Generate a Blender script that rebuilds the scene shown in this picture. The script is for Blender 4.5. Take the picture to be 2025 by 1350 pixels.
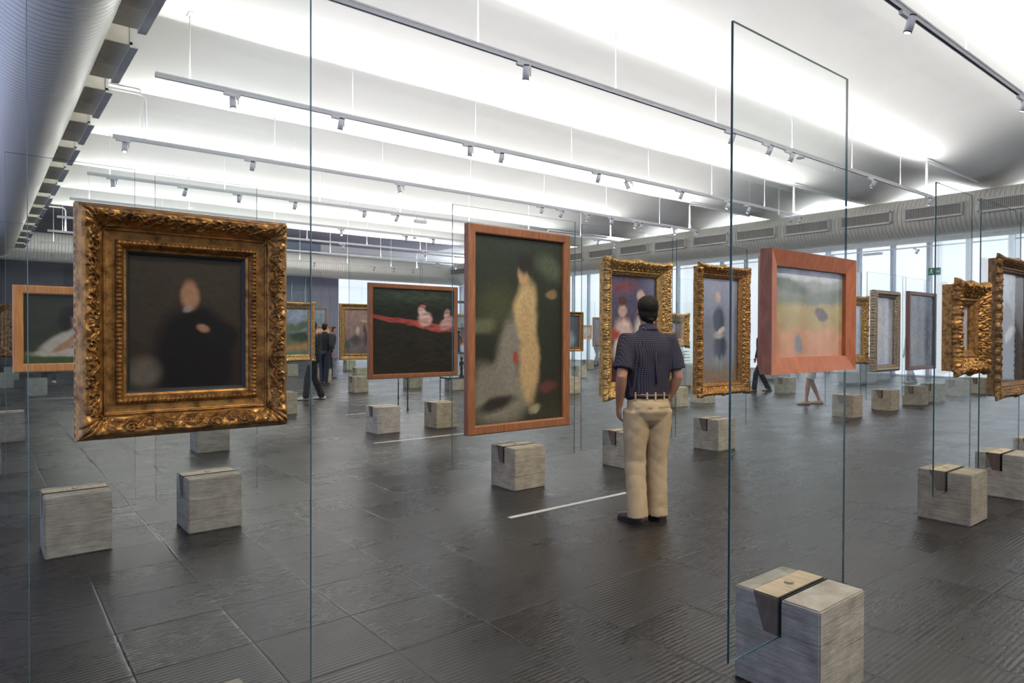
import bpy, bmesh, math, random
import numpy as np
from mathutils import Vector, Matrix, Euler
PI = math.pi
for o in list(bpy.data.objects): bpy.data.objects.remove(o)
scene = bpy.context.scene
COL = scene.collection

# ------------------------------------------------------------------ camera, world, exposure
EYE = 1.45
yaw, pitch, roll = math.radians(38.583), math.radians(-0.616), math.radians(0.181)
Fv = Vector((math.sin(yaw)*math.cos(pitch), math.cos(yaw)*math.cos(pitch), math.sin(pitch)))
Rv = Vector((math.cos(yaw), -math.sin(yaw), 0)); Uv = Rv.cross(Fv)
R2 = Rv*math.cos(roll)+Uv*math.sin(roll); U2 = -Rv*math.sin(roll)+Uv*math.cos(roll)
cd = bpy.data.cameras.new('camera'); cam = bpy.data.objects.new('camera', cd); COL.objects.link(cam)
cam.matrix_world = Matrix(((R2.x, U2.x, -Fv.x, 0), (R2.y, U2.y, -Fv.y, 0), (R2.z, U2.z, -Fv.z, EYE), (0, 0, 0, 1)))
cd.sensor_fit = 'HORIZONTAL'; cd.sensor_width = 36.0; cd.lens = 1326.0/2025*36
cd.clip_start = 0.05; cd.clip_end = 200
scene.camera = cam
w = bpy.data.worlds.new('world'); scene.world = w; w.use_nodes = True
w.node_tree.nodes['Background'].inputs[0].default_value = (0.75, 0.86, 1.0, 1)
w.node_tree.nodes['Background'].inputs[1].default_value = 1.0
scene.view_settings.view_transform = 'Standard'; scene.view_settings.look = 'None'
scene.view_settings.gamma = 1.0; scene.view_settings.use_curve_mapping = False
scene.view_settings.exposure = 0.12
cy = scene.cycles
cy.max_bounces = 10; cy.diffuse_bounces = 4; cy.glossy_bounces = 4; cy.transmission_bounces = 6
cy.transparent_max_bounces = 48; cy.caustics_reflective = False; cy.caustics_refractive = False
cy.sample_clamp_indirect = 6.0; cy.use_denoising = True; cy.use_adaptive_sampling = True; cy.adaptive_threshold = .02

UPLIGHT = 120.0      # watts of each long uplight strip; two on top of every track
WIN_R, WIN_L, WIN_F = .78, 1.15, .95
LAMP = 190.0         # watts of each track spotlight
TRACK_Z = 4.80
TRACK_YS = [2.93+3.43*k for k in range(-4, 8)]
TRACK_YS = [-10.8, -7.37, -3.93, -0.5, 2.93, 6.42, 9.77, 13.27, 16.7, 20.1, 23.5, 26.9, 30.3]
def area(name, loc, rot, sx, sy, watts, color=(1, 1, 1), spread=None):
    l = bpy.data.lights.new(name, 'AREA'); l.shape = 'RECTANGLE'; l.size = sx; l.size_y = sy
    l.energy = watts; l.color = color
    if spread: l.spread = spread
    o = bpy.data.objects.new(name, l); COL.objects.link(o); o.location = loc; o.rotation_euler = rot
    return o
for i, y in enumerate(TRACK_YS):
    for tl in ((-.7, .7) if y > 0 else (-.01, .01)):
        area('track_uplight', (10.0, y+(-.03 if tl < 0 else .03), TRACK_Z+0.085), (PI+tl, 0, 0), 16.2, 0.05, UPLIGHT, (1.0, 0.985, 0.955))

# ------------------------------------------------------------------ helpers
def link(o, parent=None):
    COL.objects.link(o)
    if parent is not None: o.parent = parent
    return o
def tag(o, label=None, cat=None, group=None, kind=None):
    if label: o['label'] = label
    if cat: o['category'] = cat
    if group: o['group'] = group
    if kind: o['kind'] = kind
    return o
def empty(name, loc=(0, 0, 0), rz=0, **k):
    o = bpy.data.objects.new(name, None); o.empty_display_size = .1; link(o)
    o.location = loc; o.rotation_euler = (0, 0, rz)
    return tag(o, **k)
def meshobj(name, verts, faces, mat, parent=None, smooth=False, mats=None, midx=None):
    me = bpy.data.meshes.new(name)
    me.from_pydata([tuple(map(float, v)) for v in verts], [], [tuple(f) for f in faces]); me.update()
    for m in (mats or [mat]): me.materials.append(m)
    if midx is not None:
        for p, i in zip(me.polygons, midx): p.material_index = i
    if smooth: me.polygons.foreach_set('use_smooth', [True]*len(me.polygons))
    return link(bpy.data.objects.new(name, me), parent)
class MB:
    def __init__(s): s.v = []; s.f = []; s.m = []
    def add(s, v, f, m=0):
        n = len(s.v); s.v += [tuple(p) for p in v]; s.f += [tuple(i+n for i in q) for q in f]; s.m += [m]*len(f)
    def box(s, x0, x1, y0, y1, z0, z1, m=0, b=0.0):
        if b > 0:
            bm = bmesh.new(); bmesh.ops.create_cube(bm, size=1)
            for q in bm.verts:
                q.co = Vector(((x0+x1)/2+q.co.x*(x1-x0), (y0+y1)/2+q.co.y*(y1-y0), (z0+z1)/2+q.co.z*(z1-z0)))
            bmesh.ops.bevel(bm, geom=bm.edges[:], offset=b, segments=2, affect='EDGES')
            bm.verts.index_update()
            s.add([q.co for q in bm.verts], [[q.index for q in f.verts] for f in bm.faces], m); bm.free(); return
        s.add([(x0, y0, z0), (x1, y0, z0), (x1, y1, z0), (x0, y1, z0), (x0, y0, z1), (x1, y0, z1), (x1, y1, z1), (x0, y1, z1)],
              [(0, 3, 2, 1), (4, 5, 6, 7), (0, 1, 5, 4), (1, 2, 6, 5), (2, 3, 7, 6), (3, 0, 4, 7)], m)
    def tube(s, pts, r, n=10, m=0, r2=None, cap=True):
        pts = [Vector(p) for p in pts]; k = len(pts)
        rs = r if isinstance(r, (list, tuple)) else [r]*k
        up = Vector((0, 0, 1)); vs = []; prev = None
        for i, p in enumerate(pts):
            t = (pts[min(i+1, k-1)]-pts[max(i-1, 0)]).normalized()
            if prev is None:
                a = up if abs(t.z) < .9 else Vector((1, 0, 0)); x = t.cross(a).normalized()
            else:
                x = (prev-t*prev.dot(t)).normalized()
            prev = x; y = t.cross(x)
            ra = rs[i] if not isinstance(rs[i], (tuple, list)) else rs[i][0]
            rb = rs[i] if not isinstance(rs[i], (tuple, list)) else rs[i][1]
            for j in range(n):
                a = 2*PI*j/n; vs.append(p+x*math.cos(a)*ra+y*math.sin(a)*rb)
        f = [(i*n+j, i*n+(j+1) % n, (i+1)*n+(j+1) % n, (i+1)*n+j) for i in range(k-1) for j in range(n)]
        if cap: f += [tuple(reversed(range(n))), tuple(range((k-1)*n, k*n))]
        s.add(vs, f, m)
    def rings(s, rings, n=20, m=0, axis='z'):
        # rings: (z, cx, cy, rx, ry, [exponent]) horizontal super-ellipse sections
        vs = []
        for r in rings:
            z, cx, cyy, rx, ry = r[:5]; e = r[5] if len(r) > 5 else 2.0
            for j in range(n):
                a = 2*PI*j/n; c, d = math.cos(a), math.sin(a)
                vs.append((cx+rx*math.copysign(abs(c)**(2/e), c), cyy+ry*math.copysign(abs(d)**(2/e), d), z))
        k = len(rings)
        f = [(i*n+j, i*n+(j+1) % n, (i+1)*n+(j+1) % n, (i+1)*n+j) for i in range(k-1) for j in range(n)]
        f += [tuple(reversed(range(n))), tuple(range((k-1)*n, k*n))]
        s.add(vs, f, m)
    def ball(s, c, r, m=0, n=14, rot=None):
        R = rot or Matrix.Identity(3); vs = []; f = []; h = n//2+2
        for i in range(h+1):
            th = PI*i/h
            for j in range(n):
                a = 2*PI*j/n
                p = R @ Vector((r[0]*math.sin(th)*math.cos(a), r[1]*math.sin(th)*math.sin(a), r[2]*math.cos(th)))
                vs.append((c[0]+p.x, c[1]+p.y, c[2]+p.z))
        for i in range(h):
            for j in range(n): f.append((i*n+j, (i+1)*n+j, (i+1)*n+(j+1) % n, i*n+(j+1) % n))
        s.add(vs, f, m)
    def build(s, name, mats, parent=None, smooth=False):
        mats = mats if isinstance(mats, list) else [mats]
        return meshobj(name, s.v, s.f, None, parent, smooth, mats, s.m if len(mats) > 1 else None)
def dup(root, loc):
    r = root.copy(); COL.objects.link(r); r.location = loc
    for ch in list(root.children):
        c = ch.copy(); COL.objects.link(c); c.parent = r
        for g in ch.children:
            d = g.copy(); COL.objects.link(d); d.parent = c
    return r

# ------------------------------------------------------------------ materials
def newmat(name):
    m = bpy.data.materials.new(name); m.use_nodes = True
    nt = m.node_tree; b = nt.nodes['Principled BSDF']
    return m, nt, b
def N(nt, typ, **k):
    n = nt.nodes.new(typ)
    for a, v in k.items():
        if a.startswith('i_'):
            key = a[2:]; key = int(key) if key.isdigit() else key.replace('_', ' ')
            n.inputs[key].default_value = v
        else: setattr(n, a, v)
    return n
def L(nt, a, b): nt.links.new(a, b)
def mathn(nt, op, a, b=None, c=None):
    n = nt.nodes.new('ShaderNodeMath'); n.operation = op
    for i, v in enumerate((a, b, c)):
        if v is None: continue
        if isinstance(v, (int, float)): n.inputs[i].default_value = v
        else: nt.links.new(v, n.inputs[i])
    return n.outputs[0]
def coords(nt, scale=(1, 1, 1), kind='Object', rot=(0, 0, 0)):
    tc = N(nt, 'ShaderNodeTexCoord'); mp = N(nt, 'ShaderNodeMapping')
    mp.inputs['Scale'].default_value = scale; mp.inputs['Rotation'].default_value = rot
    L(nt, tc.outputs[kind], mp.inputs['Vector']); return mp.outputs[0]
def noise(nt, vec, scale=5, detail=4, rough=.5):
    n = N(nt, 'ShaderNodeTexNoise'); n.inputs['Scale'].default_value = scale
    n.inputs['Detail'].default_value = detail; n.inputs['Roughness'].default_value = rough
    L(nt, vec, n.inputs['Vector']); return n.outputs['Fac']
def ramp(nt, fac, stops):
    r = N(nt, 'ShaderNodeValToRGB'); e = r.color_ramp.elements
    while len(e) < len(stops): e.new(.5)
    for q, (p, c) in zip(e, stops): q.position = p; q.color = (*c, 1)
    L(nt, fac, r.inputs[0]); return r.outputs[0]
def bump(nt, h, b, strength=.3, dist=.01):
    n = N(nt, 'ShaderNodeBump'); n.inputs['Strength'].default_value = strength; n.inputs['Distance'].default_value = dist
    L(nt, h, n.inputs['Height']); L(nt, n.outputs[0], b.inputs['Normal']); return n
def simple(name, col, rough=.5, metal=0.0, var=.08, nscale=6, bumps=0.0, bscale=40, spec=None, stretch=(1, 1, 1)):
    m, nt, b = newmat(name)
    v = coords(nt, stretch); f = noise(nt, v, nscale, 4)
    c0 = tuple(max(0, c*(1-var)) for c in col); c1 = tuple(min(1, c*(1+var)) for c in col)
    L(nt, ramp(nt, f, [(.3, c0), (.7, c1)]), b.inputs['Base Color'])
    b.inputs['Roughness'].default_value = rough; b.inputs['Metallic'].default_value = metal
    if spec is not None: b.inputs['Specular IOR Level'].default_value = spec
    if bumps: bump(nt, noise(nt, v, bscale, 3), b, bumps, .004)
    return m
def emit(name, col, s, base=None, var=0.0):
    m, nt, b = newmat(name)
    b.inputs['Base Color'].default_value = (*(base or col), 1); b.inputs['Roughness'].default_value = .6
    b.inputs['Emission Strength'].default_value = s
    if var:
        v = coords(nt, (.02, .6, .12)); f = noise(nt, v, 1.5, 3)
        L(nt, ramp(nt, f, [(.3, tuple(c*(1-var) for c in col)), (.7, col)]), b.inputs['Emission Color'])
    else: b.inputs['Emission Color'].default_value = (*col, 1)
    return m

def mat_floor():
    m, nt, b = newmat('ribbed_black_rubber')
    tc = N(nt, 'ShaderNodeTexCoord')
    wob = N(nt, 'ShaderNodeTexNoise', noise_dimensions='3D'); wob.inputs['Scale'].default_value = .9; wob.inputs['Detail'].default_value = 0
    L(nt, tc.outputs['Object'], wob.inputs['Vector'])
    sub = N(nt, 'ShaderNodeVectorMath', operation='SUBTRACT'); L(nt, wob.outputs['Color'], sub.inputs[0]); sub.inputs[1].default_value = (.5, .5, .5)
    sc = N(nt, 'ShaderNodeVectorMath', operation='SCALE'); L(nt, sub.outputs[0], sc.inputs[0]); sc.inputs['Scale'].default_value = .03
    ad = N(nt, 'ShaderNodeVectorMath', operation='ADD'); L(nt, tc.outputs['Object'], ad.inputs[0]); L(nt, sc.outputs[0], ad.inputs[1])
    sp = N(nt, 'ShaderNodeSeparateXYZ'); L(nt, ad.outputs[0], sp.inputs[0])
    X = mathn(nt, 'MULTIPLY', mathn(nt, 'SUBTRACT', sp.outputs[0], .511), 1/.494)
    Y = mathn(nt, 'MULTIPLY', mathn(nt, 'SUBTRACT', sp.outputs[1], 2.715), 1/.49)
    fx = mathn(nt, 'ABSOLUTE', mathn(nt, 'SUBTRACT', mathn(nt, 'FRACT', X), .5))
    fy = mathn(nt, 'ABSOLUTE', mathn(nt, 'SUBTRACT', mathn(nt, 'FRACT', Y), .5))
    jx = mathn(nt, 'GREATER_THAN', fx, .4895); jy = mathn(nt, 'GREATER_THAN', fy, .4915)
    joint = mathn(nt, 'MAXIMUM', jx, jy)
    # exact surface slopes of the ribs and of the grooves between the mats
    phs = mathn(nt, 'MULTIPLY', sp.outputs[1], 2*PI/.0258)
    flat = N(nt, 'ShaderNodeMapRange', interpolation_type='SMOOTHSTEP'); L(nt, fx, flat.inputs[0]); flat.inputs[1].default_value = .466; flat.inputs[2].default_value = .476; flat.inputs[3].default_value = 1; flat.inputs[4].default_value = 0
    sly = mathn(nt, 'MULTIPLY', flat.outputs[0], mathn(nt, 'ADD', mathn(nt, 'MULTIPLY', mathn(nt, 'COSINE', phs), .15), mathn(nt, 'MULTIPLY', mathn(nt, 'COSINE', mathn(nt, 'MULTIPLY', phs, 2.0)), .06)))
    def groove(v, w_):
        d = mathn(nt, 'SUBTRACT', mathn(nt, 'FRACT', mathn(nt, 'ADD', v, .5)), .5)
        k = N(nt, 'ShaderNodeMapRange'); L(nt, mathn(nt, 'ABSOLUTE', d), k.inputs[0]); k.inputs[1].default_value = 0; k.inputs[2].default_value = w_; k.inputs[3].default_value = 1; k.inputs[4].default_value = 0
        return mathn(nt, 'MULTIPLY', mathn(nt, 'MULTIPLY', mathn(nt, 'SIGN', d), k.outputs[0]), -.35)
    und = N(nt, 'ShaderNodeTexNoise'); und.inputs['Scale'].default_value = 2.6; und.inputs['Detail'].default_value = 1; L(nt, tc.outputs['Object'], und.inputs[0])
    us = N(nt, 'ShaderNodeSeparateXYZ'); L(nt, und.outputs['Color'], us.inputs[0])
    nx_ = mathn(nt, 'ADD', groove(X, .022), mathn(nt, 'MULTIPLY', mathn(nt, 'SUBTRACT', us.outputs[0], .5), .05))
    ny_ = mathn(nt, 'ADD', mathn(nt, 'ADD', groove(Y, .016), sly), mathn(nt, 'MULTIPLY', mathn(nt, 'SUBTRACT', us.outputs[1], .5), .05))
    cn = N(nt, 'ShaderNodeCombineXYZ'); L(nt, nx_, cn.inputs[0]); L(nt, ny_, cn.inputs[1]); cn.inputs[2].default_value = 1
    nn = N(nt, 'ShaderNodeVectorMath', operation='NORMALIZE'); L(nt, cn.outputs[0], nn.inputs[0])
    # per tile tone
    wn = N(nt, 'ShaderNodeTexWhiteNoise', noise_dimensions='2D')
    cb = N(nt, 'ShaderNodeCombineXYZ'); L(nt, mathn(nt, 'FLOOR', X), cb.inputs[0]); L(nt, mathn(nt, 'FLOOR', Y), cb.inputs[1])
    L(nt, cb.outputs[0], wn.inputs['Vector'])
    big = noise(nt, coords(nt, (.7, 1.6, 1)), 1.2, 6, .65)
    fine = noise(nt, coords(nt, (2, 9, 1)), 5, 4, .6)
    t = mathn(nt, 'ADD', mathn(nt, 'MULTIPLY', big, .55), mathn(nt, 'ADD', mathn(nt, 'MULTIPLY', fine, .3), mathn(nt, 'MULTIPLY', wn.outputs['Value'], .15)))
    col = ramp(nt, t, [(.3, (.009, .0082, .0078)), (.7, (.029, .0265, .025))])
    dk = N(nt, 'ShaderNodeMix', data_type='RGBA'); L(nt, joint, dk.inputs[0]); L(nt, col, dk.inputs[6]); dk.inputs[7].default_value = (.008, .008, .008, 1)
    L(nt, dk.outputs[2], b.inputs['Base Color'])
    rr = N(nt, 'ShaderNodeMapRange'); L(nt, t, rr.inputs[0]); rr.inputs[1].default_value = .3; rr.inputs[2].default_value = .7
    rr.inputs[3].default_value = .20; rr.inputs[4].default_value = .38
    L(nt, rr.outputs[0], b.inputs['Roughness'])
    b.inputs['Specular IOR Level'].default_value = .5
    L(nt, nn.outputs[0], b.inputs['Normal'])
    return m

def mat_concrete():
    m, nt, b = newmat('board_formed_concrete')
    tc = N(nt, 'ShaderNodeTexCoord'); oi = N(nt, 'ShaderNodeObjectInfo')
    off = N(nt, 'ShaderNodeVectorMath', operation='ADD'); L(nt, tc.outputs['Object'], off.inputs[0])
    cx = N(nt, 'ShaderNodeCombineXYZ'); L(nt, mathn(nt, 'MULTIPLY', oi.outputs['Random'], 37.0), cx.inputs[0]); L(nt, mathn(nt, 'MULTIPLY', oi.outputs['Random'], 19.0), cx.inputs[1])
    L(nt, cx.outputs[0], off.inputs[1])
    mp = N(nt, 'ShaderNodeMapping'); mp.inputs['Scale'].default_value = (2.2, 2.2, 24); L(nt, off.outputs[0], mp.inputs[0])
    g = N(nt, 'ShaderNodeTexNoise'); g.inputs['Scale'].default_value = 3.2; g.inputs['Detail'].default_value = 5; g.inputs['Distortion'].default_value = 1.1
    L(nt, mp.outputs[0], g.inputs[0]); grain = g.outputs['Fac']
    blot = noise(nt, off.outputs[0], 9, 6, .65)
    pits = N(nt, 'ShaderNodeTexVoronoi'); pits.inputs['Scale'].default_value = 55; L(nt, off.outputs[0], pits.inputs[0])
    pit = mathn(nt, 'LESS_THAN', pits.outputs['Distance'], .09)
    sp = N(nt, 'ShaderNodeSeparateXYZ'); L(nt, tc.outputs['Object'], sp.inputs[0])
    zz = mathn(nt, 'ADD', mathn(nt, 'DIVIDE', sp.outputs[2], .135), mathn(nt, 'MULTIPLY', oi.outputs['Random'], .7))
    seam = mathn(nt, 'GREATER_THAN', mathn(nt, 'ABSOLUTE', mathn(nt, 'SUBTRACT', mathn(nt, 'FRACT', zz), .5)), .488)
    topf = mathn(nt, 'LESS_THAN', sp.outputs[2], .384)
    seam = mathn(nt, 'MULTIPLY', seam, topf)
    t = mathn(nt, 'ADD', mathn(nt, 'MULTIPLY', grain, .5), mathn(nt, 'MULTIPLY', blot, .5))
    col = ramp(nt, t, [(.3, (.18, .16, .125)), (.5, (.33, .30, .245)), (.7, (.48, .44, .365))])
    dk = N(nt, 'ShaderNodeMix', data_type='RGBA'); L(nt, mathn(nt, 'MULTIPLY', mathn(nt, 'MAXIMUM', seam, pit), .55), dk.inputs[0]); L(nt, col, dk.inputs[6]); dk.inputs[7].default_value = (.09, .08, .07, 1)
    hs = N(nt, 'ShaderNodeHueSaturation'); L(nt, dk.outputs[2], hs.inputs['Color'])
    L(nt, oi.outputs['Color'], hs.inputs['Color']) if False else None
    mul = N(nt, 'ShaderNodeMix', data_type='RGBA', blend_type='MULTIPLY'); mul.inputs[0].default_value = 1
    L(nt, hs.outputs[0], mul.inputs[6]); L(nt, oi.outputs['Color'], mul.inputs[7])
    L(nt, mul.outputs[2], b.inputs['Base Color'])
    b.inputs['Roughness'].default_value = .85; b.inputs['Specular IOR Level'].default_value = .25
    h = mathn(nt, 'SUBTRACT', mathn(nt, 'ADD', mathn(nt, 'MULTIPLY', grain, .8), mathn(nt, 'MULTIPLY', blot, .5)), mathn(nt, 'MULTIPLY', mathn(nt, 'MAXIMUM', seam, pit), .9))
    bump(nt, h, b, .7, .004)
    return m
def mat_wood(name, c0, c1, rough=.38, sc=(40, 40, 3), bumps=.08):
    m, nt, b = newmat(name); v = coords(nt, sc)
    g = N(nt, 'ShaderNodeTexNoise'); g.inputs['Scale'].default_value = 1.6; g.inputs['Detail'].default_value = 6; g.inputs['Distortion'].default_value = .8
    L(nt, v, g.inputs[0]); L(nt, ramp(nt, g.outputs['Fac'], [(.3, c0), (.7, c1)]), b.inputs['Base Color'])
    b.inputs['Roughness'].default_value = rough; bump(nt, g.outputs['Fac'], b, bumps, .002); return m
def mat_gold(name, c0, c1, rough=.42, metal=.75):
    m, nt, b = newmat(name); v = coords(nt)
    f = noise(nt, v, 34, 6, .7); L(nt, ramp(nt, f, [(.32, c0), (.62, c1)]), b.inputs['Base Color'])
    b.inputs['Metallic'].default_value = metal
    rr = N(nt, 'ShaderNodeMapRange'); L(nt, f, rr.inputs[0]); rr.inputs[3].default_value = rough+.14; rr.inputs[4].default_value = rough-.1
    L(nt, rr.outputs[0], b.inputs['Roughness']); bump(nt, noise(nt, v, 160, 4, .7), b, .35, .0015); return m
def mat_glass():
    m, nt, b = newmat('clear_glass'); out = nt.nodes['Material Output']
    fr = N(nt, 'ShaderNodeFresnel'); fr.inputs[0].default_value = 1.52
    geo = N(nt, 'ShaderNodeNewGeometry')
    tr = N(nt, 'ShaderNodeBsdfTransparent'); tr.inputs[0].default_value = (.972, .985, .98, 1)
    gl = N(nt, 'ShaderNodeBsdfGlossy'); gl.inputs['Roughness'].default_value = 0.0; gl.inputs[0].default_value = (.95, 1, .98, 1)
    fac = mathn(nt, 'MULTIPLY', mathn(nt, 'MULTIPLY', fr.outputs[0], 1.45), mathn(nt, 'SUBTRACT', 1.0, geo.outputs['Backfacing']))
    mx = N(nt, 'ShaderNodeMixShader'); L(nt, fac, mx.inputs[0]); L(nt, tr.outputs[0], mx.inputs[1]); L(nt, gl.outputs[0], mx.inputs[2])
    L(nt, mx.outputs[0], out.inputs[0]); nt.nodes.remove(b); return m

M = {}
M['floor'] = mat_floor(); M['concrete'] = mat_concrete(); M['glass'] = mat_glass()
M['edge'] = simple('glass_edge_green', (.010, .05, .046), .2, 0, .1, spec=.35)
M['plaster'] = simple('white_plaster', (.86, .855, .84), .75, 0, .018, 1.2, .12, 14)
M['far_lilac'] = simple('lilac_paint_sky_tint', (.36, .34, .42), .7)  # lilac panel paint; on the far ceiling, bluish-violet daylight put into the colour
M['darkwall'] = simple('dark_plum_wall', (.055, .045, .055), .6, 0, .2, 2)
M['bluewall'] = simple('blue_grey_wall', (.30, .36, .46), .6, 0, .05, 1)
M['whitewall'] = simple('white_wall_paint', (.78, .79, .82), .7, 0, .03)
M['alu'] = simple('white_powdercoat', (.70, .71, .73), .35, 0, .02, spec=.6)
M['aludark'] = simple('track_slot_black', (.03, .03, .035), .4)
M['black'] = simple('black_metal', (.015, .015, .016), .45)
M['steel'] = simple('steel_bolt', (.5, .48, .44), .3, 1.0)
M['wedge'] = mat_wood('light_wedge_wood', (.42, .30, .18), (.62, .48, .32), .55, (30, 4, 30))
M['wedgeshade'] = mat_wood('wedge_shade_wood', (.085, .055, .04), (.17, .11, .075), .6, (30, 30, 6))  # wedge wood with the shade on its ends put into the colour
M['rubber'] = simple('black_gasket', (.008, .008, .008), .6)
M['lamp'] = emit('lit_lamp_lens', (1, .93, .8), 14)
M['tape'] = simple('white_floor_tape', (.62, .62, .60), .45, 0, .06, 20)
M['cherry'] = mat_wood('cherry_wood', (.18, .066, .027), (.33, .135, .055), .38)
M['cherryb'] = mat_wood('bright_cherry_wood', (.48, .19, .055), (.72, .34, .115), .36)
M['walnut'] = mat_wood('red_walnut_wood', (.20, .065, .03), (.36, .13, .06), .4)
M['redwood'] = mat_wood('terracotta_wood', (.30, .085, .035), (.42, .145, .062), .40, (30, 30, 9), .03)
M['plumwood'] = mat_wood('plum_stained_wood', (.16, .075, .065), (.26, .13, .115), .45)
M['gold'] = mat_gold('aged_gold_leaf', (.085, .038, .012), (.50, .255, .07), .38)
M['goldl'] = mat_gold('bright_gold_leaf', (.13, .07, .024), (.60, .37, .13), .38)
M['goldd'] = mat_gold('dark_bronze_gilding', (.085, .045, .018), (.34, .19, .075), .42)
M['silverg'] = mat_gold('silvered_gilding', (.20, .15, .10), (.50, .40, .27), .36)
M['inner'] = simple('dark_rebate', (.012, .016, .014), .5)

# ------------------------------------------------------------------ the setting
XL, XR, YB, YF = -2.6, 26.0, -12.0, 38.3
mb = MB(); mb.box(XL-.3, XR+.3, YB-.3, YF+.3, -.2, 0)
tag(mb.build('floor', M['floor']), kind='structure')

# wavy ceiling: it bellies down over every light track
BELLY, CREST, X0C, X1C = 5.72, 6.20, XL, 23.55
bell = TRACK_YS[:]
def ceil_z(y):
    for a, b in zip(bell[:-1], bell[1:]):
        if a <= y <= b: return BELLY+(CREST-BELLY)*.5*(1-math.cos(2*PI*(y-a)/(b-a)))
    return BELLY
ys = np.arange(-10.8, 28.61, .1); xs = np.linspace(X0C, X1C, 53)
rng = np.random.default_rng(4)
ph = rng.uniform(0, 6, 8)
V = []; 
for y in ys:
    z = ceil_z(y)
    for x in xs:
        V.append((x, y, z+.006*math.sin(.9*x+ph[0]+y*.7)+.004*math.sin(2.1*x+1.3*y+ph[1])))
n = len(xs); k0 = len(V)
V += [(x, y, z+.12) for x, y, z in V]
Fc = [(i*n+j, (i+1)*n+j, (i+1)*n+j+1, i*n+j+1) for i in range(len(ys)-1) for j in range(n-1)]
Fc += [(k0+a, k0+d, k0+c, k0+b) for a, b, c, d in Fc]
for i in range(len(ys)-1):
    a = i*n+n-1; b2 = (i+1)*n+n-1; Fc.append((a, b2, b2+k0, a+k0))
    a = i*n; b2 = (i+1)*n; Fc.append((a, a+k0, b2+k0, b2))
for j in range(n-1):
    a = (len(ys)-1)*n+j; Fc.append((a, a+k0, a+1+k0, a+1))
tag(meshobj('ceiling', V, Fc, M['plaster'], smooth=True), kind='structure')
mb = MB(); mb.box(23.0, XR+.3, YB-.3, YF+.3, 6.75, 6.95); tag(mb.build('ceiling_right', M['whitewall']), kind='structure')
mb = MB(); mb.box(XL-.3, 23.0, 28.0, YF+.3, 6.75, 6.95); tag(mb.build('ceiling_far', M['far_lilac']), kind='structure')
mb = MB(); mb.box(XL-.3, 23.0, YB-.3, 28.0, 6.75, 6.95); tag(mb.build('ceiling_slab', M['whitewall']), kind='structure')

# window walls: white roller screens with daylight behind them, grey mullions between
M['screen_r'] = emit('daylit_white_screen', (.80, .89, 1.0), WIN_R, (.8, .8, .8), .10)
M['screen_l'] = emit('daylit_blue_screen', (.52, .62, 1.0), WIN_L, (.6, .6, .65), .1)
M['screen_f'] = emit('daylit_far_screen', (.78, .86, 1.0), WIN_F, (.8, .8, .8), .1)
M['clear_r'] = emit('clerestory_daylight', (.93, .97, 1.0), 3.0, (.8, .8, .8))
M['mull'] = simple('grey_mullion', (.55, .61, .70), .4)
M['fascia'] = simple('white_fascia', (.80, .82, .85), .5)
mb = MB(); mb.box(XR+.06, XR+.3, YB, YF, 0, 6.75); tag(mb.build('wall_right', M['whitewall']), kind='structure')
k = 0
y = 8.05-1.19*17
win = 0
root = MB(); mul = MB()
yy = []
while y < YF: yy.append(y); y += 1.19
for i, y in enumerate(yy):
    mul.box(XR-.10, XR+.06, y-.05, y+.05, 0, 4.75)
for i in range(len(yy)-1):
    m_ = MB(); m_.box(XR, XR+.02, yy[i]+.11, yy[i+1]-.11, .06, 4.7)
    o = m_.build('window_%d' % (i+1), M['screen_r']); tag(o, kind='structure')
tag(mul.build('trim_1', M['mull']), kind='structure')
mb = MB(); mb.box(XR-.12, XR+.05, YB, YF, 4.7, 4.98); mb.box(XR-.45, XR-.12, YB, YF, 4.9, 4.98); tag(mb.build('trim_2', M['fascia']), kind='structure')
mb = MB(); mb.box(XR, XR+.05, YB, YF, 5.05, 6.7); tag(mb.build('window_60', M['clear_r']), kind='structure')
# left window wall
mb = MB(); mb.box(XL-.3, XL-.04, YB, YF, 0, 6.75); tag(mb.build('wall_left', M['whitewall']), kind='structure')
mb = MB(); mb.box(XL-.02, XL, YB, 26, .5, 4.7); tag(mb.build('window_61', M['screen_l']), kind='structure')
mb = MB()
for i in range(20): mb.box(XL-.0, XL+.06, -10+i*1.9, -9.9+i*1.9, 0, 5)
tag(mb.build('trim_3', M['mull']), kind='structure')
# far wall
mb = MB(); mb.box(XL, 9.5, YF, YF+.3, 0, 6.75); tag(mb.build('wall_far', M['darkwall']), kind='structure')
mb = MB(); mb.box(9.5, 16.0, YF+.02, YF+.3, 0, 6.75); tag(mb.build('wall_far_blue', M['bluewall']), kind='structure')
mb = MB(); mb.box(15.3, 17.05, YF-.12, YF+.02, 0, 4.85); tag(mb.build('trim_4', M['far_lilac']), kind='structure')
mb = MB(); mb.box(16.0, XR+.3, YF+.06, YF+.3, 0, 6.75); tag(mb.build('wall_far_white', M['whitewall']), kind='structure')
x = 17.15; i = 0
while x < XR-.3:
    m_ = MB(); m_.box(x, min(x+1.5, XR-.1), YF, YF+.03, .05, 4.8); tag(m_.build('window_%d' % (62+i), M['screen_f']), kind='structure')
    x += 1.56; i += 1
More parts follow.
